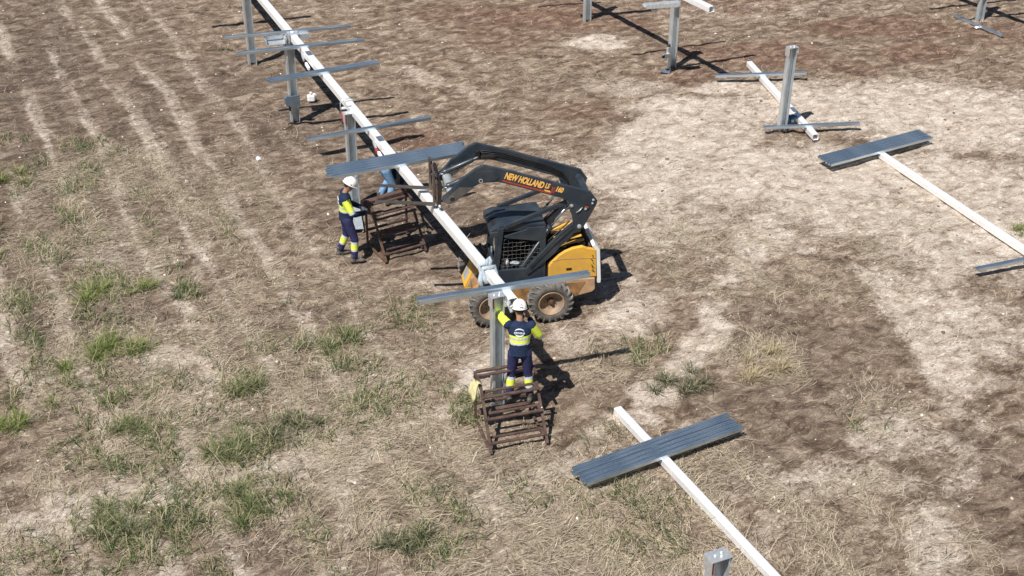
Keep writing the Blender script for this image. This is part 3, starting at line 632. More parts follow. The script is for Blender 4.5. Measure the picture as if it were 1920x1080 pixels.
# ---------------------------------------------------------------- rusty step platforms
def steps(label,loc,rz,wd,dp,top,m,rr_):
    o=thing('step_frame',label,'steps',loc,rz,'rusty steel step frames')
    def p(name,mb,mm=m): return obj(name,mb,MT[mm],o,bevel=.003)
    def angle(mb,a,b,s=.05):  # an L section bar
        a,b=Vector(a),Vector(b); s*=.86; mb.bar(a,b,s,.007); h_=s*.6; dz=Vector((0,0,-h_/2)); d=(b-a).normalized(); nrm=Vector((0,0,1)).cross(d)*(s/2); mb.bar(a+dz+nrm*-1,b+dz-nrm,.007,h_)
    yt=dp*.66
    for xx,nm in ((0,'side_frame'),(wd,'side_frame')):
        mb=MB(); mb.bar((xx,0,.03),(xx,yt,top-.02 if xx==0 else top*.83),.042,.038,(0,1,0)); mb.bar((xx,dp,.0),(xx,dp,top),.038,.038,(0,1,0)); mb.bar((xx,0,.03),(xx,dp,.03),.038,.034); mb.bar((xx,yt,top-.02),(xx,dp,top-.02),.038,.038)
        p(nm,mb,'rust2' if (xx==0 and rr_) else m)
    mb=MB(); angle(mb,(0,dp,top),(wd+.03,dp,top),.06); angle(mb,(0,dp-.11,top-.01),(wd*.98,dp-.11,top-.01),.05); p('top_rail',mb)
    for zf,nm in ((.80,'step_tread'),(.50,'step_tread'),(.17,'step_tread')):
        yy=yt*zf/1.0; z=top*zf
        mb=MB(); angle(mb,(-.02,yy-.02,z),(wd+.02,yy-.02,z),.052); angle(mb,(.0,yy+.115,z+.015),(wd-.02,yy+.115,z+.01),.046)
        mb.bar((.03,yy-.02,z-.01),(.03,yy+.14,z-.01),.05,.04); mb.bar((wd-.03,yy-.02,z-.01),(wd-.03,yy+.14,z-.01),.05,.04)
        t=p(nm,mb)
    mb=MB(); mb.bar((0,dp,.35),(wd,dp,.35),.04,.04); p('back_rail',mb)
    mb=MB(); mb.bar((0,dp*.76,top*.345),(wd,dp*.76,top*.345),.15,.03); p('standing_plank',mb)
    for q in ((.0,dp,top+.015),(wd,yt*.5,top*.5+.02)): obj('bolt_head',MB().ball(q,.015),MT['zinc'],o,smooth=True)
    return o
s1=steps('brown rusty step frame round the near post, yellow rag on its corner',(6.93,16.43,0),R_(-7),.92,.92,.98,'rust',False)
s2=steps('dark steel step frame between the worker in profile and the raised forks',(7.40,22.64,0),R_(7),.86,.80,.95,'rust',True)
mb=MB(); mb.bar((0,.80,.93),(.86,.80,.97),.12,.10); mb.tube([(0,.8,.95),(-.02,.72,.93),(.02,.68,.80)],[.08,.09,.05],10); obj('thick_top_bar',mb,MT['rust'],s2,bevel=.02)
def rag(name,label,cat,loc,rz,m,seed):
    rr=random.Random(seed); mb=MB(); na,nr=18,5; vs=[(0,0,.05)]
    for i in range(1,nr+1):
        for k in range(na):
            a=2*math.pi*k/na; R0=(.16+.05*math.sin(2*a+.6)+.035*math.sin(5*a)+rr.uniform(-.012,.012))*i/nr
            x=R0*math.cos(a)*.85; y=R0*math.sin(a); d=abs(x*.8+y*.25)
            vs.append((x*(1-.35*min(1,d*5)),y,.05-2.4*max(0,d-.035)+.016*math.sin(3*a+i)+rr.uniform(-.006,.006)))
    fs=[(0,1+k,1+(k+1)%na) for k in range(na)]+[(1+(i-1)*na+k,1+i*na+k,1+i*na+(k+1)%na,1+(i-1)*na+(k+1)%na) for i in range(1,nr) for k in range(na)]
    mb.add(vs,fs); o=obj(name,mb,MT[m],None,loc=loc,smooth=True); o.rotation_euler=(R_(-12),0,rz)
    q=o.modifiers.new('thick','SOLIDIFY'); q.thickness=.008
    return tag(o,label,cat)
rag('yellow_rag','crumpled yellow rag draped over the corner of the near steps','rag',(6.94,17.06,.93),R_(-8),'ycloth',3)
# ---------------------------------------------------------------- loader
LD=thing('skid_steer_loader','amber and slate skid steer loader with raised boom and pallet forks','loader',(9.097,20.435,0),R_(165.5))
def LP(name,mb,m,parent=None,bevel=.006,smooth=False,label=None): return obj(name,mb,MT[m] if isinstance(m,str) else m,parent or LD,bevel,smooth,label=label)
# chassis
mb=MB(); mb.prism([(-.95,.24),(.62,.24),(.80,.34),(.80,.52),(.62,.62),(-.95,.62)],-.46,.46); LP('chassis',mb,'yellowd',bevel=.01)
mb=MB(); mb.prism([(-.62,.665),(-1.376,.655),(-1.383,.423),(-1.33,.372),(-.98,.295),(-.62,.285)],-.50,.50); LP('rear_bumper',mb,'tan',bevel=.012)
mb=MB(); mb.prism([(-.66,.60),(-1.20,.60),(-1.05,.315),(-.66,.30)],.501,.508); LP('scuffed_plate',mb,'yellowd',bevel=0)
for sgn in (1,-1):
    mb=MB(); pl=[(-.535,.952),(-.566,1.01),(-.717,1.16),(-.821,1.229),(-.963,1.286),(-1.141,1.31),(-1.232,1.262),(-1.385,1.23),(-1.41,.672),(-.59,.672),(-.535,.70)]
    mb.prism(pl,sgn*.40,sgn*.475); sp1=LP('side_panel',mb,'yellow',bevel=.012)
    mb=MB(); mb.prism([(-.60,1.05),(-.78,1.085),(-1.388,1.05),(-1.388,1.062),(-.78,1.098),(-.60,1.062)],sgn*.475,sgn*.479); LP('panel_crease',mb,'tan',sp1,0)
    if sgn==1:
        mb=MB(); mb.box((-.90,.479,.875),(.10,.008,.045)); LP('latch',mb,'black',sp1,.003)
        mb=MB(); rr=random.Random(4)
        for k in range(9): mb.bar((-1.30-.004*k+rr.uniform(-.02,.02),.479,1.13-.04*k),(-1.335-.003*k+rr.uniform(-.01,.02),.479,1.10-.04*k),.006,rr.uniform(.008,.02),(0,1,0))
        LP('side_lettering',mb,'black',sp1,0)
mb=MB(); mb.prism([(-.50,.62),(-.52,1.0),(-.80,1.12),(-1.28,1.12),(-1.34,.64)],-.40,.40); LP('engine_bay',mb,'black_shade')
mb=MB(); mb.prism([(-1.36,1.335),(-1.455,1.215),(-1.492,.60),(-1.488,.53),(-1.43,.53),(-1.392,1.19),(-1.31,1.30)],-.47,.47); LP('rear_door',mb,'white')
for yy in (.20,.04,-.12,-.28):
    mb=MB(); mb.bar((-.70,yy,1.20),(-1.22,yy,1.30),.07,.025); LP('hood_slat',mb,'yellow')
mb=MB(); mb.prism([(-.60,1.08),(-.62,1.18),(-.70,1.20),(-1.32,1.27),(-1.31,1.13)],-.39,-.32); mb.box((-1.29,0,1.18),(.03,.8,.2)); LP('hood_frame',mb,'rust')
mb=MB(); mb.tube([(-.95,.15,1.12),(-1.0,.18,1.22),(-1.08,.10,1.2)],.05,10); mb.box((-1.12,.2,1.14),(.2,.2,.1)); LP('engine_top',mb,'black')
# nose / step between the front wheels
mb=MB(); mb.prism([(.60,.30),(.90,.30),(.92,.36),(.76,.70),(.60,.72)],-.44,-.06); nose=LP('front_nose',mb,'yellow',bevel=.015)
mb=MB(); mb.prism([(.68,.36),(.86,.36),(.745,.62),(.68,.64)],-.059,-.055); LP('nose_opening',mb,'galv',nose,0)
mb=MB(); mb.box((.848,-.25,.53),(.012,.24,.20),Matrix.Rotation(R_(-25),3,'Y')); LP('step_grip',mb,'galv',nose,0)
# wheels
def wheel(X,Y):
    sg=1 if Y>0 else -1
    wo=thing('tmp','','',(0,0,0)); 
    for k in list(wo.keys()): del wo[k]
    wo.name='wheel'; wo.parent=LD; wo.location=(X,Y,.4); wo.rotation_euler=(0,R_(random.uniform(0,90)),0)
    hw=.145
    prof=[(.225,-hw*.80),(.235,-hw*.92),(.30,-hw*1.02),(.345,-hw*.98),(.372,-hw*.75),(.378,0),(.372,hw*.75),(.345,hw*.98),(.30,hw*1.02),(.235,hw*.92),(.225,hw*.80)]
    mb=MB(); mb.lathe(prof,40); t=LP('tyre',mb,'rubber',wo,0,True)
    mb=MB(); n=20
    for k in range(n):
        for side in (1,-1):
            a0=2*math.pi*(k+(.5 if side<0 else 0))/n
            pts=[]
            for (yy,da,r) in ((.01,0.0,.388),(.06,.05,.392),(.115,.13,.388),(.140,.17,.365),(.148,.19,.325)):
                pts.append((yy*side,a0+da,r))
            for i in range(4):
                vs=[]
                for (yy,aa,r) in (pts[i],pts[i+1]):
                    for da,dr in ((-.045,-.02),(-.038,.018),(.038,.018),(.045,-.02)):
                        vs.append(((r+dr)*math.cos(aa+da),yy,(r+dr)*math.sin(aa+da)))
                mb.add(vs,[(0,1,5,4),(1,2,6,5),(2,3,7,6),(0,4,7,3),(0,3,2,1),(4,5,6,7)])
    LP('tread_lugs',mb,'lug',wo,0)
    mb=MB(); mb.lathe([(.232,.125*sg),(.24,.135*sg),(.222,.14*sg),(.212,.10*sg),(.19,.05*sg),(.175,.03*sg),(.06,.02*sg),(.001,.02*sg),(.001,-.02*sg),(.175,-.01*sg),(.21,-.12*sg),(.23,-.125*sg)],36)
    rim=LP('rim',mb,'rimp',wo,0,True)
    mb=MB(); mb.lathe([(.001,.02*sg),(.07,.02*sg),(.065,.05*sg),(.035,.065*sg),(.03,.085*sg),(.001,.085*sg)],20)
    for k in range(8):
        a=2*math.pi*k/8; mb.tube([(.105*math.cos(a),.02*sg,.105*math.sin(a)),(.105*math.cos(a),.04*sg,.105*math.sin(a))],.011,6)
    LP('hub',mb,'rust2',wo,0)
for X in (.53,-.53):
    for Y in (.70,-.70): wheel(X,Y)
for X in (.53,-.53): LP('axle',MB().tube([(X,-.62,.4),(X,.62,.4)],.07,12),'black')
# cab
cab=LP('cab_frame',MB().prism([(.378,1.763),(.256,1.763),(.352,.90),(.466,.90)],.355,.41).prism([(.378,1.763),(.256,1.763),(.352,.90),(.466,.90)],-.41,-.355)
   .prism([(-.40,1.70),(-.49,1.70),(-.49,.66),(-.36,.66)],.355,.41).prism([(-.40,1.70),(-.49,1.70),(-.49,.66),(-.36,.66)],-.41,-.355)
   .prism([(.47,.92),(-.40,.92),(-.44,.62),(.50,.62)],.36,.42).prism([(.47,.92),(-.40,.92),(-.44,.62),(.50,.62)],-.42,-.36).box((.30,0,.62),(.5,.8,.05)),'navyp',bevel=.01)
mb=MB(); mb.prism([(.50,1.70),(.505,1.63),(.46,1.60),(.30,1.66),(-.49,1.66),(-.50,1.74),(-.47,1.79),(.02,1.80),(.34,1.79)],-.335,.36); roof=LP('roof',mb,'navyp',cab,.015)
mb=MB(); mb.prism([(.50,1.70),(.505,1.56),(.40,1.54),(-.49,1.56),(-.52,1.70),(-.45,1.80),(-.05,1.765),(.38,1.75)],-.43,-.34); LP('roof_side_fairing',mb,'navyp',cab,.015)
mb=MB(); mb.prism([(.50,1.69),(.50,1.58),(.36,1.60),(.36,1.70)],.361,.415); LP('roof_visor',mb,'navyp',cab,.01)
for k in range(4):
    mb=MB(); mb.box((.385-.0*k,.22-.07*k,1.768),(.13,.034,.02),Matrix.Rotation(R_(14),3,'Y')); mb.box((.435,.22-.07*k,1.735),(.10,.034,.02),Matrix.Rotation(R_(38),3,'Y')); LP('roof_slot',mb,'black_shade',roof,.006)
mb=MB(); mb.prism([(-.13,1.70),(-.16,1.735),(-.47,1.735),(-.49,1.70),(-.49,1.45),(-.47,1.43),(.24,1.56),(.26,1.60)],.37,.405); LP('side_upper_panel',mb,'navyp',cab,.01)
mb=MB(); mb.box((-.45,0,1.2),(.03,.72,.95)); mb.prism([(.28,.66),(.28,.70),(-.44,.70),(-.44,.66)],-.36,.36); LP('rear_wall',mb,'black_shade',cab,0)
def meshside(Y):
    mb=MB(); k=0
    for i in range(9):
        X=.25-.075*i; pts=[]
        for j in range(9): pts.append((X+.008*math.sin(j*2.1+i*1.7)+.012*(8-j)/8,Y+.004*math.sin(i+j),.92+(.60+.0*i)*j/8-.02*i*(j/8)))
        mb.tube(pts,.0026,4,False)
    for j in range(8):
        z=.97+.078*j; pts=[(.30-.058*i,Y+.004*math.cos(i+j),z+.008*math.sin(i*1.9+j*2.3)) for i in range(13)]
        mb.tube(pts,.0026,4,False)
    LP('side_mesh',mb,'wire',cab,0)
meshside(.372)
LP('far_shade_sheet',MB().prism([(.24,.70),(.24,1.60),(-.44,1.66),(-.44,.70)],-.375,-.365),'black_shade',cab,0)  # added black sheet paints the cab's far side as shade
LP('seat',MB().box((-.18,0,.86),(.40,.42,.14)).box((-.36,0,1.12),(.12,.42,.5)),'black',cab,.04)
for sgn in (1,-1): LP('control_lever',MB().tube([(.22,.22*sgn,.70),(.20,.22*sgn,.95),(.16,.20*sgn,1.08)],.014,8).ball((.16,.20*sgn,1.10),.035),'black',cab,0,True)
LP('white_bottle',MB().tube([(.18,.26,.93),(.19,.26,1.03),(.19,.26,1.07)],[.04,.04,.015],10),'bag',cab,0,True)
LP('pale_cloth',MB().ball((.05,.22,.945),(.09,.05,.025)).ball((.0,.26,.955),(.05,.04,.03)),'gcloth',cab,0,True)
LP('red_sticker',MB().box((-.34,.385,1.50),(.085,.01,.085)),'redp',cab,0)
mb=MB(); mb.tube([(.40,.30,1.58),(.41,.30,1.30),(.39,.28,1.16)],.012,8); mb.box((.42,.0,1.10),(.02,.05,.16)); LP('grab_handle',mb,'galv',cab,0)
LP('door_sill',MB().box((.44,0,1.0),(.05,.72,.18)),'navyp',cab,.01)
mb=MB(); mb.box((.46,.0,.80),(.03,.62,.30)); LP('front_floor',mb,'black_shade',cab,0)
# boom arms
BOOM=[(.429,2.977),(.606,3.040),(.748,2.985),(.959,2.827),(1.07,2.745),(1.182,2.60),(1.312,2.49),(1.33,2.42),(1.29,2.375),(1.186,2.352),(1.122,2.372),(1.066,2.43),(.77,2.66),(.65,2.715),(.366,2.705),(.127,2.628),(-.78,2.292),(-.86,2.24),(-.895,2.139),(-.93,1.98),(-.948,1.85),(-.97,1.70),(-1.02,1.64),(-1.068,1.63),(-1.13,1.67),(-1.365,2.131),(-1.378,2.20),(-1.265,2.373),(-1.20,2.40),(.128,2.885)]
RLINK=[(-.97,1.775),(-.942,1.765),(-.812,1.649),(-.65,1.495),(-.433,1.263),(-.258,1.061),(-.145,.94),(-.12,.86),(-.165,.80),(-.26,.87),(-.374,.955),(-.516,1.080),(-.63,1.185),(-.751,1.335),(-.873,1.44),(-.96,1.55),(-1.06,1.64),(-1.12,1.70),(-1.06,1.79)]
for sgn in (1,-1):
    y1=.47*sgn; y0=.40*sgn
    mb=MB(); mb.prism(BOOM,y0,y1); arm=LP('lift_arm',mb,'navyp',bevel=.010)
    # proud stiffener plate at the front bend
    pl=[(.748,2.93),(.42,2.94),(.33,2.80),(.43,2.735),(.66,2.73),(.80,2.68)]
    mb=MB(); mb.prism(pl,y1,y1+.012*sgn); LP('stiffener_plate',mb,'navyp',arm,.004)
    mb=MB(); mb.prism([(1.04,2.66),(.78,2.64),(1.10,2.40),(1.2,2.37),(1.29,2.39),(1.30,2.44)],y1,y1+.006*sgn); mb.prism([(1.04,2.66),(.78,2.64),(1.10,2.40),(1.2,2.37),(1.29,2.39),(1.30,2.44)],y0,y0-.006*sgn); LP('worn_tip_plate',mb,'navyd',arm,0)  # brownish tint paints in mirrored ground along with the dust
    mb=MB(); mb.lathe([(.042,y1),(.042,y1+.02*sgn),(.062,y1+.02*sgn),(.066,y1)],20,c=(1.154,0,2.446)); mb.lathe([(.001,y1+.008*sgn),(.040,y1+.008*sgn),(.040,y1+.009*sgn),(.001,y1+.009*sgn)],20,c=(1.154,0,2.446)); 
    LP('pin_boss',mb,'navyd',arm,0)
    mb=MB(); mb.tube([(1.154,y1+.004*sgn,2.446),(1.154,y1+.012*sgn,2.446)],.04,20); mb.tube([(.668,y1+.012*sgn,2.765),(.668,y1+.016*sgn,2.765)],.022,14); LP('pin_hole',mb,'black_shade',arm,0)
    mb=MB(); mb.lathe([(.024,y1+.010*sgn),(.024,y1+.022*sgn),(.036,y1+.022*sgn),(.036,y1+.010*sgn)],16,c=(.668,0,2.765)); LP('hook_ring',mb,'galv',arm,0)
    for (cx,cz,rr_) in ((-1.064,1.728,.038),(-.918,2.150,.030),(-1.300,2.231,.022),(-1.285,2.165,.018)):
        mb=MB(); mb.tube([(cx,y1,cz),(cx,y1+.018*sgn,cz)],rr_,16); mb.tube([(cx,y1+.018*sgn,cz),(cx,y1+.024*sgn,cz)],rr_*.45,10); LP('pivot_pin',mb,'galv',arm,.003)
    if sgn==1:
        mb=MB(); mb.tube([(-1.179,y1,2.085),(-1.179,y1+.014,2.085)],.052,20); LP('round_badge',mb,'black',arm,.002)
        mb=MB(); mb.prism([(-1.179,2.085),(-1.222,2.085),(-1.212,2.112),(-1.19,2.128),(-1.16,2.122),(-1.14,2.10)],y1+.015,y1+.018); LP('badge_red_quarter',mb,'redp',arm,0)
        mb=MB(); mb.tube([(-1.165,y1+.014,2.07),(-1.165,y1+.019,2.07)],.022,12); LP('badge_centre',mb,'galv',arm,0)
        mb=MB(); mb.tube([(-1.11,y1+.01,2.10),(-1.06,y1+.02,2.05),(-1.0,y1+.015,2.01)],.008,6); LP('grease_line',mb,'galv',arm,0,True)
    mb=MB(); mb.prism(RLINK,y0-.035*sgn,y1-.025*sgn); lk=LP('rear_link',mb,'navyp',bevel=.010)
    mb=MB(); mb.tube([(-.95,y1+.0*sgn,1.72),(-.6,y1-.0*sgn,1.40),(-.2,y1-.0*sgn,.97)],.007,6); mb.tube([(-.92,y0-.05*sgn,1.78),(-.55,y0-.05*sgn,1.42),(-.2,y0-.05*sgn,1.03)],.012,6); LP('hose',mb,'black',lk,0,True)
    mb=MB(); mb.bar((.24,.38*sgn,1.77),(-.86,.36*sgn,2.17),.05,.085); mb.tube([(.22,.34*sgn,1.78),(.22,.415*sgn,1.78)],.045,14); LP('control_link',mb,'navyp',bevel=.012)
    cyl=LP('lift_cylinder',MB().tube([(-.03,.33*sgn,.82),(-.56,.33*sgn,1.665)],.048,16).tube([(-.54,.33*sgn,1.63),(-.575,.33*sgn,1.69)],.056,16),'navyp',None,.004,True)
    LP('cylinder_rod',MB().tube([(-.56,.33*sgn,1.665),(-.90,.33*sgn,2.10)],.024,12),'chrome',cyl,0,True)
    LP('feed_pipe',MB().tube([(-.10,.37*sgn,.99),(-.30,.385*sgn,1.32),(-.52,.38*sgn,1.66)],.010,6),'galv',cyl,0,True)
    tc_=LP('tilt_cylinder',MB().tube([(1.19,.26*sgn,2.605),(.70,.26*sgn,2.80)],.044,16).tube([(1.22,.26*sgn,2.592),(1.16,.26*sgn,2.617)],.050,16).tube([(.70,.26*sgn,2.80),(.60,.26*sgn,2.84)],.03,10),'navyp',None,.004,True)
    LP('cylinder_rod',MB().tube([(1.20,.26*sgn,2.60),(1.36,.26*sgn,2.545)],.024,12),'chrome',tc_,0,True)
    LP('tilt_hose',MB().tube([(.78,.30*sgn,2.74),(.9,.33*sgn,2.66),(.98,.32*sgn,2.60)],.012,6),'black',tc_,0,True)
# hydraulic lines on the inner side of the arms
for sgn in (-1,1):
    mb=MB()
    for dz in (0,.035,.07):
        mb.tube([(.60,.385*sgn,2.86-dz),(.50,.385*sgn,2.90-dz),(.20,.385*sgn,2.84-dz),(-.70,.385*sgn,2.49-dz),(-.92,.385*sgn,2.36-dz),(-1.02,.385*sgn,2.20-dz*.5),(-1.05,.38*sgn,2.0)],.011,6)
    LP('hydraulic_lines',mb,'black',None,0,True)
LP('front_cross_tube',MB().tube([(1.16,-.40,2.50),(1.16,.40,2.50)],.085,20),'galv',None,.006)
LP('rear_cross_tube',MB().tube([(-1.22,-.40,2.24),(-1.22,.40,2.24)],.07,18).tube([(-1.06,-.40,1.73),(-1.06,.40,1.73)],.045,14),'navyp',None,.006)
LP('hose_mount',MB().box((.42,-.34,2.80),(.26,.10,.07)).box((.60,-.36,2.85),(.08,.06,.16)),'black',None,.015)
# attachment
qa=LP('attach_plate',MB().prism([(1.345,2.30),(1.385,2.28),(1.40,2.62),(1.37,2.74),(1.32,2.70),(1.33,2.5)],-.42,.42),'black',None,.008)
LP('attach_pin',MB().ball((1.37,.43,2.305),.03),'galv',qa,0,True)
fc=LP('fork_carriage',MB().box((1.415,0,2.74),(.03,.86,.06)).box((1.415,0,2.36),(.03,.86,.06)).box((1.41,.41,2.55),(.03,.03,.44)).box((1.41,.12,2.55),(.03,.03,.44)).box((1.41,-.41,2.55),(.03,.03,.44)),'rust',None,.006)
for Y in (.30,-.30):
    mb=MB(); mb.box((1.45,Y,2.56),(.04,.085,.58)); mb.tube([(1.45,Y-.04,2.85),(1.45,Y+.04,2.85)],.03,12)
    mb.prism([(1.43,2.262),(1.43,2.302),(2.44,2.432),(2.46,2.420),(1.6,2.29)],Y-.042,Y+.042)
    LP('fork',mb,'steelfork',fc,.005)
# lettering on the boom
def text(body,size,mtl,parent,loc,rot,name,ext=.002,offset=.004,sh=0.,sx_=1.):
    cu=bpy.data.curves.new(name,'FONT'); cu.body=body; cu.size=size; cu.extrude=ext; cu.offset=offset; cu.shear=sh
    cu.align_x='CENTER'; cu.align_y='CENTER'; cu.space_character=.98
    tmp=bpy.data.objects.new('tmp_text',cu); sc.collection.objects.link(tmp)
    dg=bpy.context.evaluated_depsgraph_get(); me=bpy.data.meshes.new_from_object(tmp.evaluated_get(dg)); bpy.data.objects.remove(tmp)
    me.materials.clear(); me.materials.append(mtl)
    o=link(bpy.data.objects.new(name,me),parent); o.location=loc; o.rotation_euler=rot; o.scale=(sx_,1,1)
    return o
arm0=[o for o in LD.children if o.name.startswith('lift_arm')][0]
# boom runs down toward the rear (-x); seen from +y the reader's right is -x
slope=math.atan2(2.885-2.373,.128+1.265)
def boomrot(): 
    X=Vector((-math.cos(slope),0,-math.sin(slope))); Z=Vector((0,1,0)); Y=Z.cross(X)
    return Matrix((X,Y,Z)).transposed().to_euler()
br_=boomrot()
LP('red_band',MB().prism([(.30,2.745),(.30,2.72),(-.55,2.405),(-.55,2.44)],.4715,.474),'redp',arm0,0)
text('NEW HOLLAND',.165,MT['orange'],arm0,(-.085,.4765,2.700),br_,'boom_lettering',.001,.0075,.10,.60)
text('LS',.130,MT['orange'],arm0,(-.485,.4765,2.565),br_,'model_lettering',.001,.006,.10,.62)
text('160',.130,MT['orange'],arm0,(-.695,.4765,2.475),br_,'model_number',.001,.006,.10,.72)
LP('model_tab',MB().prism([(-.44,2.475),(-.43,2.505),(-.535,2.468),(-.545,2.437)],.4745,.477),'orange',arm0,0)
LP('red_slashes',MB().prism([(-.545,2.43),(-.575,2.42),(-.60,2.53),(-.57,2.545)],.4745,.477).prism([(-.588,2.415),(-.605,2.41),(-.625,2.52),(-.61,2.53)],.4745,.477),'redp',arm0,0)
# ---------------------------------------------------------------- people
def remeshed(mb,vox,smooth=4,name='m'):
    me=mb.mesh(name,MT['skin']); o=bpy.data.objects.new('tmp_m',me); sc.collection.objects.link(o)
    r=o.modifiers.new('r','REMESH'); r.mode='VOXEL'; r.voxel_size=vox; r.use_smooth_shade=True
    if smooth: s=o.modifiers.new('s','SMOOTH'); s.factor=.5; s.iterations=smooth
    dg=bpy.context.evaluated_depsgraph_get(); out=bpy.data.meshes.new_from_object(o.evaluated_get(dg)); bpy.data.objects.remove(o)
    return out
def lerp(a,b,t): return Vector(a).lerp(Vector(b),t)
def limb(mb,pts,rs,n=12,sub=5):
    P=[];Rr=[]
    for i in range(len(pts)-1):
        for k in range(sub):
            t=k/sub; P.append(lerp(pts[i],pts[i+1],t)); Rr.append(rs[i]*(1-t)+rs[i+1]*t)
    P.append(Vector(pts[-1])); Rr.append(rs[-1]); mb.tube(P,Rr,n)
    mb.ball(P[0],rs[0]*.99,10,6); mb.ball(P[-1],rs[-1]*.97,10,6)
def hand(mb,wr,dirv,palmn,side):
    d=Vector(dirv).normalized(); nn=Vector(palmn); nn=(nn-d*nn.dot(d)).normalized(); s=d.cross(nn)*side; wr=Vector(wr)
    mb.rings([(wr,s*.026,nn*.018),(wr+d*.04,s*.038,nn*.016),(wr+d*.085,s*.041,nn*.013)],10)
    for k,(off,ln) in enumerate(((-.03,.068),(-.010,.078),(.011,.072),(.030,.056))):
        b=wr+d*.082+s*off; m1=b+d*ln*.5+nn*.010; m2=m1+d*ln*.32+nn*.022; e=m2+d*ln*.1+nn*.022
        mb.tube([b,m1,m2,e],[.0095,.009,.0085,.007],8)
    b=wr+d*.03-s*.032; mb.tube([b,b-s*.022+d*.026+nn*.012,b-s*.020+d*.052+nn*.026],[.012,.011,.008],8)
def seg_t(p,a,b):
    ab=b-a; t=max(0,min(1,(p-a).dot(ab)/ab.length_squared)); return t,(p-(a+ab*t)).length
def person(label,loc,rz,J,top='hiviz',sleeve='half',logo=True,helmet=True,legs='navy2'):
    V=lambda k:Vector(J[k]); o=thing('person',label,'person',loc,rz)
    hipc=(V('hipL')+V('hipR'))/2; shc=(V('shL')+V('shR'))/2; up=(shc-hipc).normalized()
    sdir=(V('shR')-V('shL')).normalized(); hdir=(V('hipR')-V('hipL')).normalized(); fw=up.cross(sdir)*-1; fw.normalize()
    if fw.dot(Vector(J.get('fwd',(0,1,0))))<0: fw=-fw
    neck=shc+up*.06; head=V('head'); hu=(head-neck).normalized(); hf=Vector(J['face']); hf=(hf-hu*hf.dot(hu)).normalized(); hs=hf.cross(hu)
    # body: one continuous surface
    mb=MB()
    mb.rings([(hipc-up*.06,hdir*.13,fw*.09),(hipc+up*.06,hdir*.15,fw*.10),(lerp(hipc,shc,.45),sdir*.125,fw*.09),(lerp(hipc,shc,.8),sdir*.16,fw*.10),(shc+up*.02,sdir*.13,fw*.07),(neck+up*.01,sdir*.055,fw*.05)],14)
    limb(mb,[neck-up*.02,neck+hu*.10],[.056,.052])
    mb.rings([(head-hu*.115+hf*.035,hs*.035,hf*.035),(head-hu*.09+hf*.02,hs*.055,hf*.068),(head-hu*.03,hs*.070,hf*.088),(head+hu*.04,hs*.074,hf*.094),(head+hu*.09,hs*.06,hf*.078),(head+hu*.115,hs*.025,hf*.035)],16)
    mb.rings([(head+hf*.085+hu*.012,hs*.008,hu*.008),(head+hf*.108-hu*.022,hs*.015,hu*.012),(head+hf*.088-hu*.034,hs*.014,hu*.008)],8)
    mb.tube([head+hf*.078-hu*.062-hs*.024,head+hf*.088-hu*.060,head+hf*.078-hu*.062+hs*.024],.008,6)
    for s_ in (-1,1): mb.ball(head+hs*s_*.074-hf*.005-hu*.01,(.014,.02,.028),8,6)
    for S in 'LR':
        limb(mb,[V('sh'+S),V('el'+S),V('wr'+S)],[.048,.038,.026]); limb(mb,[V('hip'+S),V('kn'+S),V('an'+S)],[.078,.052,.036])
        d=V('wr'+S)-V('el'+S); hand(mb,V('wr'+S),J.get('hd'+S,d),J.get('pn'+S,(0,0,-1)),1 if S=='L' else -1)
    b=remeshed(mb,.0085,2); b.materials.clear(); b.materials.append(MT['skin']); bo=obj('body',b,None,o)
    for s_ in (-1,1):
        e=MB(); e.ball(head+hf*.088+hs*s_*.030+hu*.008,.010,8,6); obj('eye',e,MT['black_shade'],bo)
    # hair
    mb=MB(); mb.rings([(head-hu*.06-hf*.045,hs*.050,hf*.035),(head-hu*.02-hf*.022,hs*.076,hf*.078),(head+hu*.05-hf*.008,hs*.080,hf*.092),(head+hu*.10,hs*.062,hf*.08),(head+hu*.122,hs*.02,hf*.03)],16)
    obj('hair',remeshed(mb,.010,2),None,o).data.materials.clear(); hair=[c for c in o.children if c.name.startswith('hair')][0]; hair.data.materials.append(MT['hair'])
    # trousers
    mb=MB()
    mb.rings([(hipc-up*.07,hdir*.14,fw*.105),(hipc+up*.05,hdir*.168,fw*.122),(hipc+up*.17,hdir*.155,fw*.112)],14)
    for S in 'LR': limb(mb,[V('hip'+S),V('kn'+S),lerp(V('kn'+S),V('an'+S),.93)],[.100,.076,.066],14)
    t=remeshed(mb,.013,2); t.materials.clear()
    for k in (legs,'reflect','hiviz'): t.materials.append(MT[k])
    if legs=='navy2':
        for pl in t.polygons:
            c=pl.center; best=9;tt=0
            for S in 'LR':
                q,dd=seg_t(c,V('kn'+S),V('an'+S))
                if dd<best: best=dd; tt=q
            pl.material_index=0
            if .12<tt<.235 or .50<tt<.60: pl.material_index=1
            elif .235<=tt<=.50: pl.material_index=2
    tro=obj('trousers',t,None,o)
    # jacket
    mb=MB()
    lo=hipc+up*(-.03 if legs=='navy2' else .10)
    mb.rings([(lo,hdir*.178,fw*.135),(hipc+up*.10,hdir*.165,fw*.125),(lerp(hipc,shc,.5),sdir*.160,fw*.122),(lerp(hipc,shc,.80),sdir*.188,fw*.128),(shc-up*.0,sdir*.172,fw*.105),(shc+up*.055,sdir*.085,fw*.072),(shc+up*.085,sdir*.066,fw*.062)],18)
    for S in 'LR':
        limb(mb,[V('sh'+S),V('el'+S),lerp(V('el'+S),V('wr'+S),.93)],[.079,.061,.046],12)
    j=remeshed(mb,.013,2); j.materials.clear()
    for k in ('navy','hiviz','reflect'): j.materials.append(MT[k])
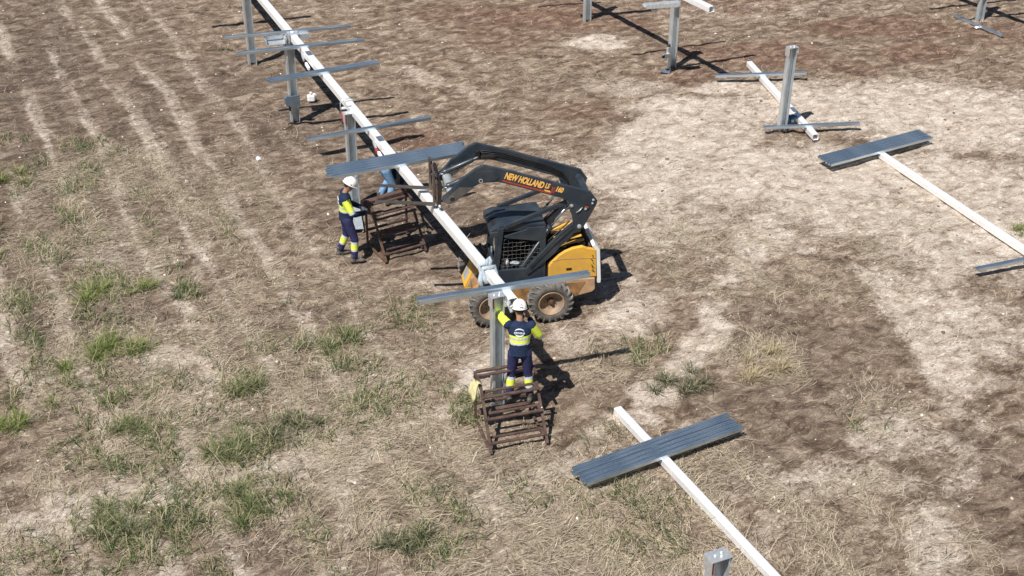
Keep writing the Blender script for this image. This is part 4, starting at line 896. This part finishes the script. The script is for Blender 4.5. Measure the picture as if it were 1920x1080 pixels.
    if top=='hiviz':
        for pl in j.polygons:
            c=pl.center; arm=None;bd=9
            for S in 'LR':
                for a,b2,base in (('sh','el',0),('el','wr',1)):
                    q,dd=seg_t(c,V(a+S),V(b2+S))
                    if dd<bd: bd=dd; arm=base+q
            h=(c-hipc).dot(up)/(shc-hipc).length
            lat=abs((c-hipc).dot(sdir)); isarm=(bd<.095 and arm is not None and (lat>.165 or arm>.35))
            if isarm:
                if sleeve=='half': mi=1 if .02<arm<.78 else (2 if .78<=arm<.95 else 0)
                else: mi=1 if .02<arm<1.62 else 0; mi=2 if .92<arm<1.12 else mi
            else: mi=0 if h>.70 else (1 if h>.62 else (2 if h>.55 else (1 if h>.44 else (2 if h>.37 else 0))))
            pl.material_index=mi
    ja=obj('jacket',j,None,o)
    if logo:
        ctr=lerp(hipc,shc,.84); X=sdir; Y=up; Z=X.cross(Y)
        if Z.dot(fw)>0: X=-X; Z=-Z
        Mx=Matrix((X,Y,Z)).transposed()
        for s0,s1 in ((25,155),(205,335)):
            pts=[]; mb=MB()
            for k in range(13):
                a=R_(s0+(s1-s0)*k/12); pts.append((.078*math.cos(a),.075*math.sin(a)))
            inn=[(x*.96,y*.70+(.003)) for x,y in pts]
            for k in range(12):
                q=[pts[k],pts[k+1],inn[k+1],inn[k]]
                mb.add([ctr+X*x+Y*y+Z*(.133-2.2*x*x) for x,y in q]+[ctr+X*x+Y*y+Z*(.125-2.2*x*x) for x,y in q],[(0,1,2,3),(7,6,5,4),(0,4,5,1),(1,5,6,2),(2,6,7,3),(3,7,4,0)])
            obj('back_emblem',mb,MT['logo'],ja)
        if J.get('txt'): text('EROGLA',.045,MT['logo'],ja,ctr+Z*.137,Mx.to_euler(),'back_lettering',.002,.001)
    # boots
    for S in 'LR':
        a=V('an'+S); f=Vector(J.get('ft'+S,(0,1,0))).normalized(); s_=f.cross(Vector((0,0,1)))
        z0=J['gz'+S]
        mb=MB(); mb.rings([(Vector((a.x,a.y,z0+.19))-f*.01,s_*.056,f*.062),(Vector((a.x,a.y,z0+.10)),s_*.052,f*.062),(Vector((a.x,a.y,z0+.045)),s_*.05,f*.08)],12)
        mb.rings([(Vector((a.x,a.y,z0+.045))-f*.085,s_*.030,Vector((0,0,.036))),(Vector((a.x,a.y,z0+.05))-f*.04,s_*.045,Vector((0,0,.05))),(Vector((a.x,a.y,z0+.052))+f*.06,s_*.05,Vector((0,0,.050))),(Vector((a.x,a.y,z0+.043))+f*.15,s_*.052,Vector((0,0,.040))),(Vector((a.x,a.y,z0+.035))+f*.205,s_*.03,Vector((0,0,.026)))],12)
        bm_=remeshed(mb,.011,2); bm_.materials.clear(); bm_.materials.append(MT['boot']); obj('boot',bm_,None,o)
    if J.get('gloves'):
        for S in J['gloves']:
            mb=MB(); d=V('wr'+S)-V('el'+S); hand(mb,V('wr'+S),J.get('hd'+S,d),J.get('pn'+S,(0,0,-1)),1 if S=='L' else -1); limb(mb,[lerp(V('el'+S),V('wr'+S),.85),V('wr'+S)],[.036,.032])
            me=mb.mesh('glove',MT['glove']); sm=obj('glove',me,None,o,smooth=True); dd=sm.modifiers.new('puff','DISPLACE'); dd.strength=.004; dd.mid_level=0
    if helmet:
        mb=MB(); c=head+hu*.045-hf*.005; rg=[]
        for k in range(9):
            a=R_(90*k/8); rg.append((c+hu*.125*math.sin(a),hs*max(.006,.112*math.cos(a)),hf*max(.006,.138*math.cos(a))))
        mb.rings([(c-hu*.028,hs*.114,hf*.140)]+rg,24)
        he=obj('helmet',mb,MT['helmet'],o,smooth=True)
        mb=MB(); mb.rings([(c-hu*.030+hf*.012,hs*.120,hf*.156),(c-hu*.018+hf*.010,hs*.119,hf*.150)],24)
        mb.rings([(c-hu*.034+hf*.13,hs*.075,hf*.062),(c-hu*.020+hf*.12,hs*.078,hf*.060)],16); obj('helmet_brim',mb,MT['helmet'],he,smooth=True)
        mb=MB(); mb.box((0,0,0),(.05,.006,.012),Matrix((hs,hf,hu)).transposed())
        for v_ in range(len(mb.v)): mb.v[v_]=tuple(Vector(mb.v[v_])+c+hu*.012-hf*.137)
        for s_ in (-1,1): mb.ball(c+hs*.114*s_+hu*.005,.010,8,5)
        mb.tube([c-hf*.128+hu*.045+hs*.018*math.cos(a)+hu*.018*math.sin(a)-hf*.0+hf*.02*0 for a in [2*math.pi*k/10 for k in range(11)]],.004,5,False)
        obj('helmet_fittings',mb,MT['black_shade'],he)
    return o
zf=.36
JD=dict(hipL=(-.095,0,.93),hipR=(.095,0,.93),knL=(-.125,.05,.51),knR=(.135,.04,.51),anL=(-.165,.0,.11),anR=(.165,-.02,.10),gzL=.0,gzR=.0,
 shL=(-.185,.06,1.42),shR=(.185,.03,1.41),elL=(-.315,.27,1.47),elR=(.325,.08,1.16),wrL=(-.285,.42,1.66),wrR=(.16,.26,1.40),
 hdL=(.1,.5,.7),pnL=(.6,.5,-.3),hdR=(-.4,.5,.7),pnR=(-.3,.8,-.3),head=(-.0,.115,1.655),face=(-.15,1,-.08),txt=True,gloves='L',ftL=(-.15,1,0),ftR=(.2,1,0))
person('person in white helmet seen from behind, reaching up to the tube end',(7.72,17.13,zf),R_(-21),JD,sleeve='full')
JC=dict(hipL=(-.095,0.0,.90),hipR=(.095,.0,.90),knL=(-.15,.02,.49),knR=(.15,.11,.50),anL=(-.20,-.12,.11),anR=(.18,.08,.10),gzL=.0,gzR=.0,
 shL=(-.17,.02,1.36),shR=(.17,-.02,1.36),elL=(-.25,.12,1.08),elR=(.27,.08,1.08),wrL=(-.14,.33,1.00),wrR=(.16,.34,1.03),
 pnL=(.3,.2,-1),pnR=(-.3,.2,-1),head=(.0,.10,1.58),face=(.10,1,-.45),txt=False,gloves='LR',ftL=(0,1,0),ftR=(.1,1,0))
person('person in white helmet and navy and yellow clothes in profile beside the dark steps',(6.80,23.10,0),R_(-96),JC)
JT=dict(hipL=(-.09,-.02,.76),hipR=(.09,-.02,.76),knL=(-.10,.14,.43),knR=(.12,.10,.42),anL=(-.14,-.06,.10),anR=(.17,-.02,.10),gzL=.0,gzR=.0,
 shL=(-.17,.38,.86),shR=(.17,.38,.86),elL=(-.20,.32,.62),elR=(.20,.32,.62),wrL=(-.14,.30,.38),wrR=(.14,.30,.38),
 head=(0,.56,.80),face=(0,.6,-1),fwd=(0,.3,-1),txt=False,ftL=(0,1,0),ftR=(.2,1,0))
person('person in blue jeans bending down behind the raised stack of channels and forks',(8.24,25.02,0),R_(-80),JT,top='plain',logo=False,helmet=False,legs='denim')
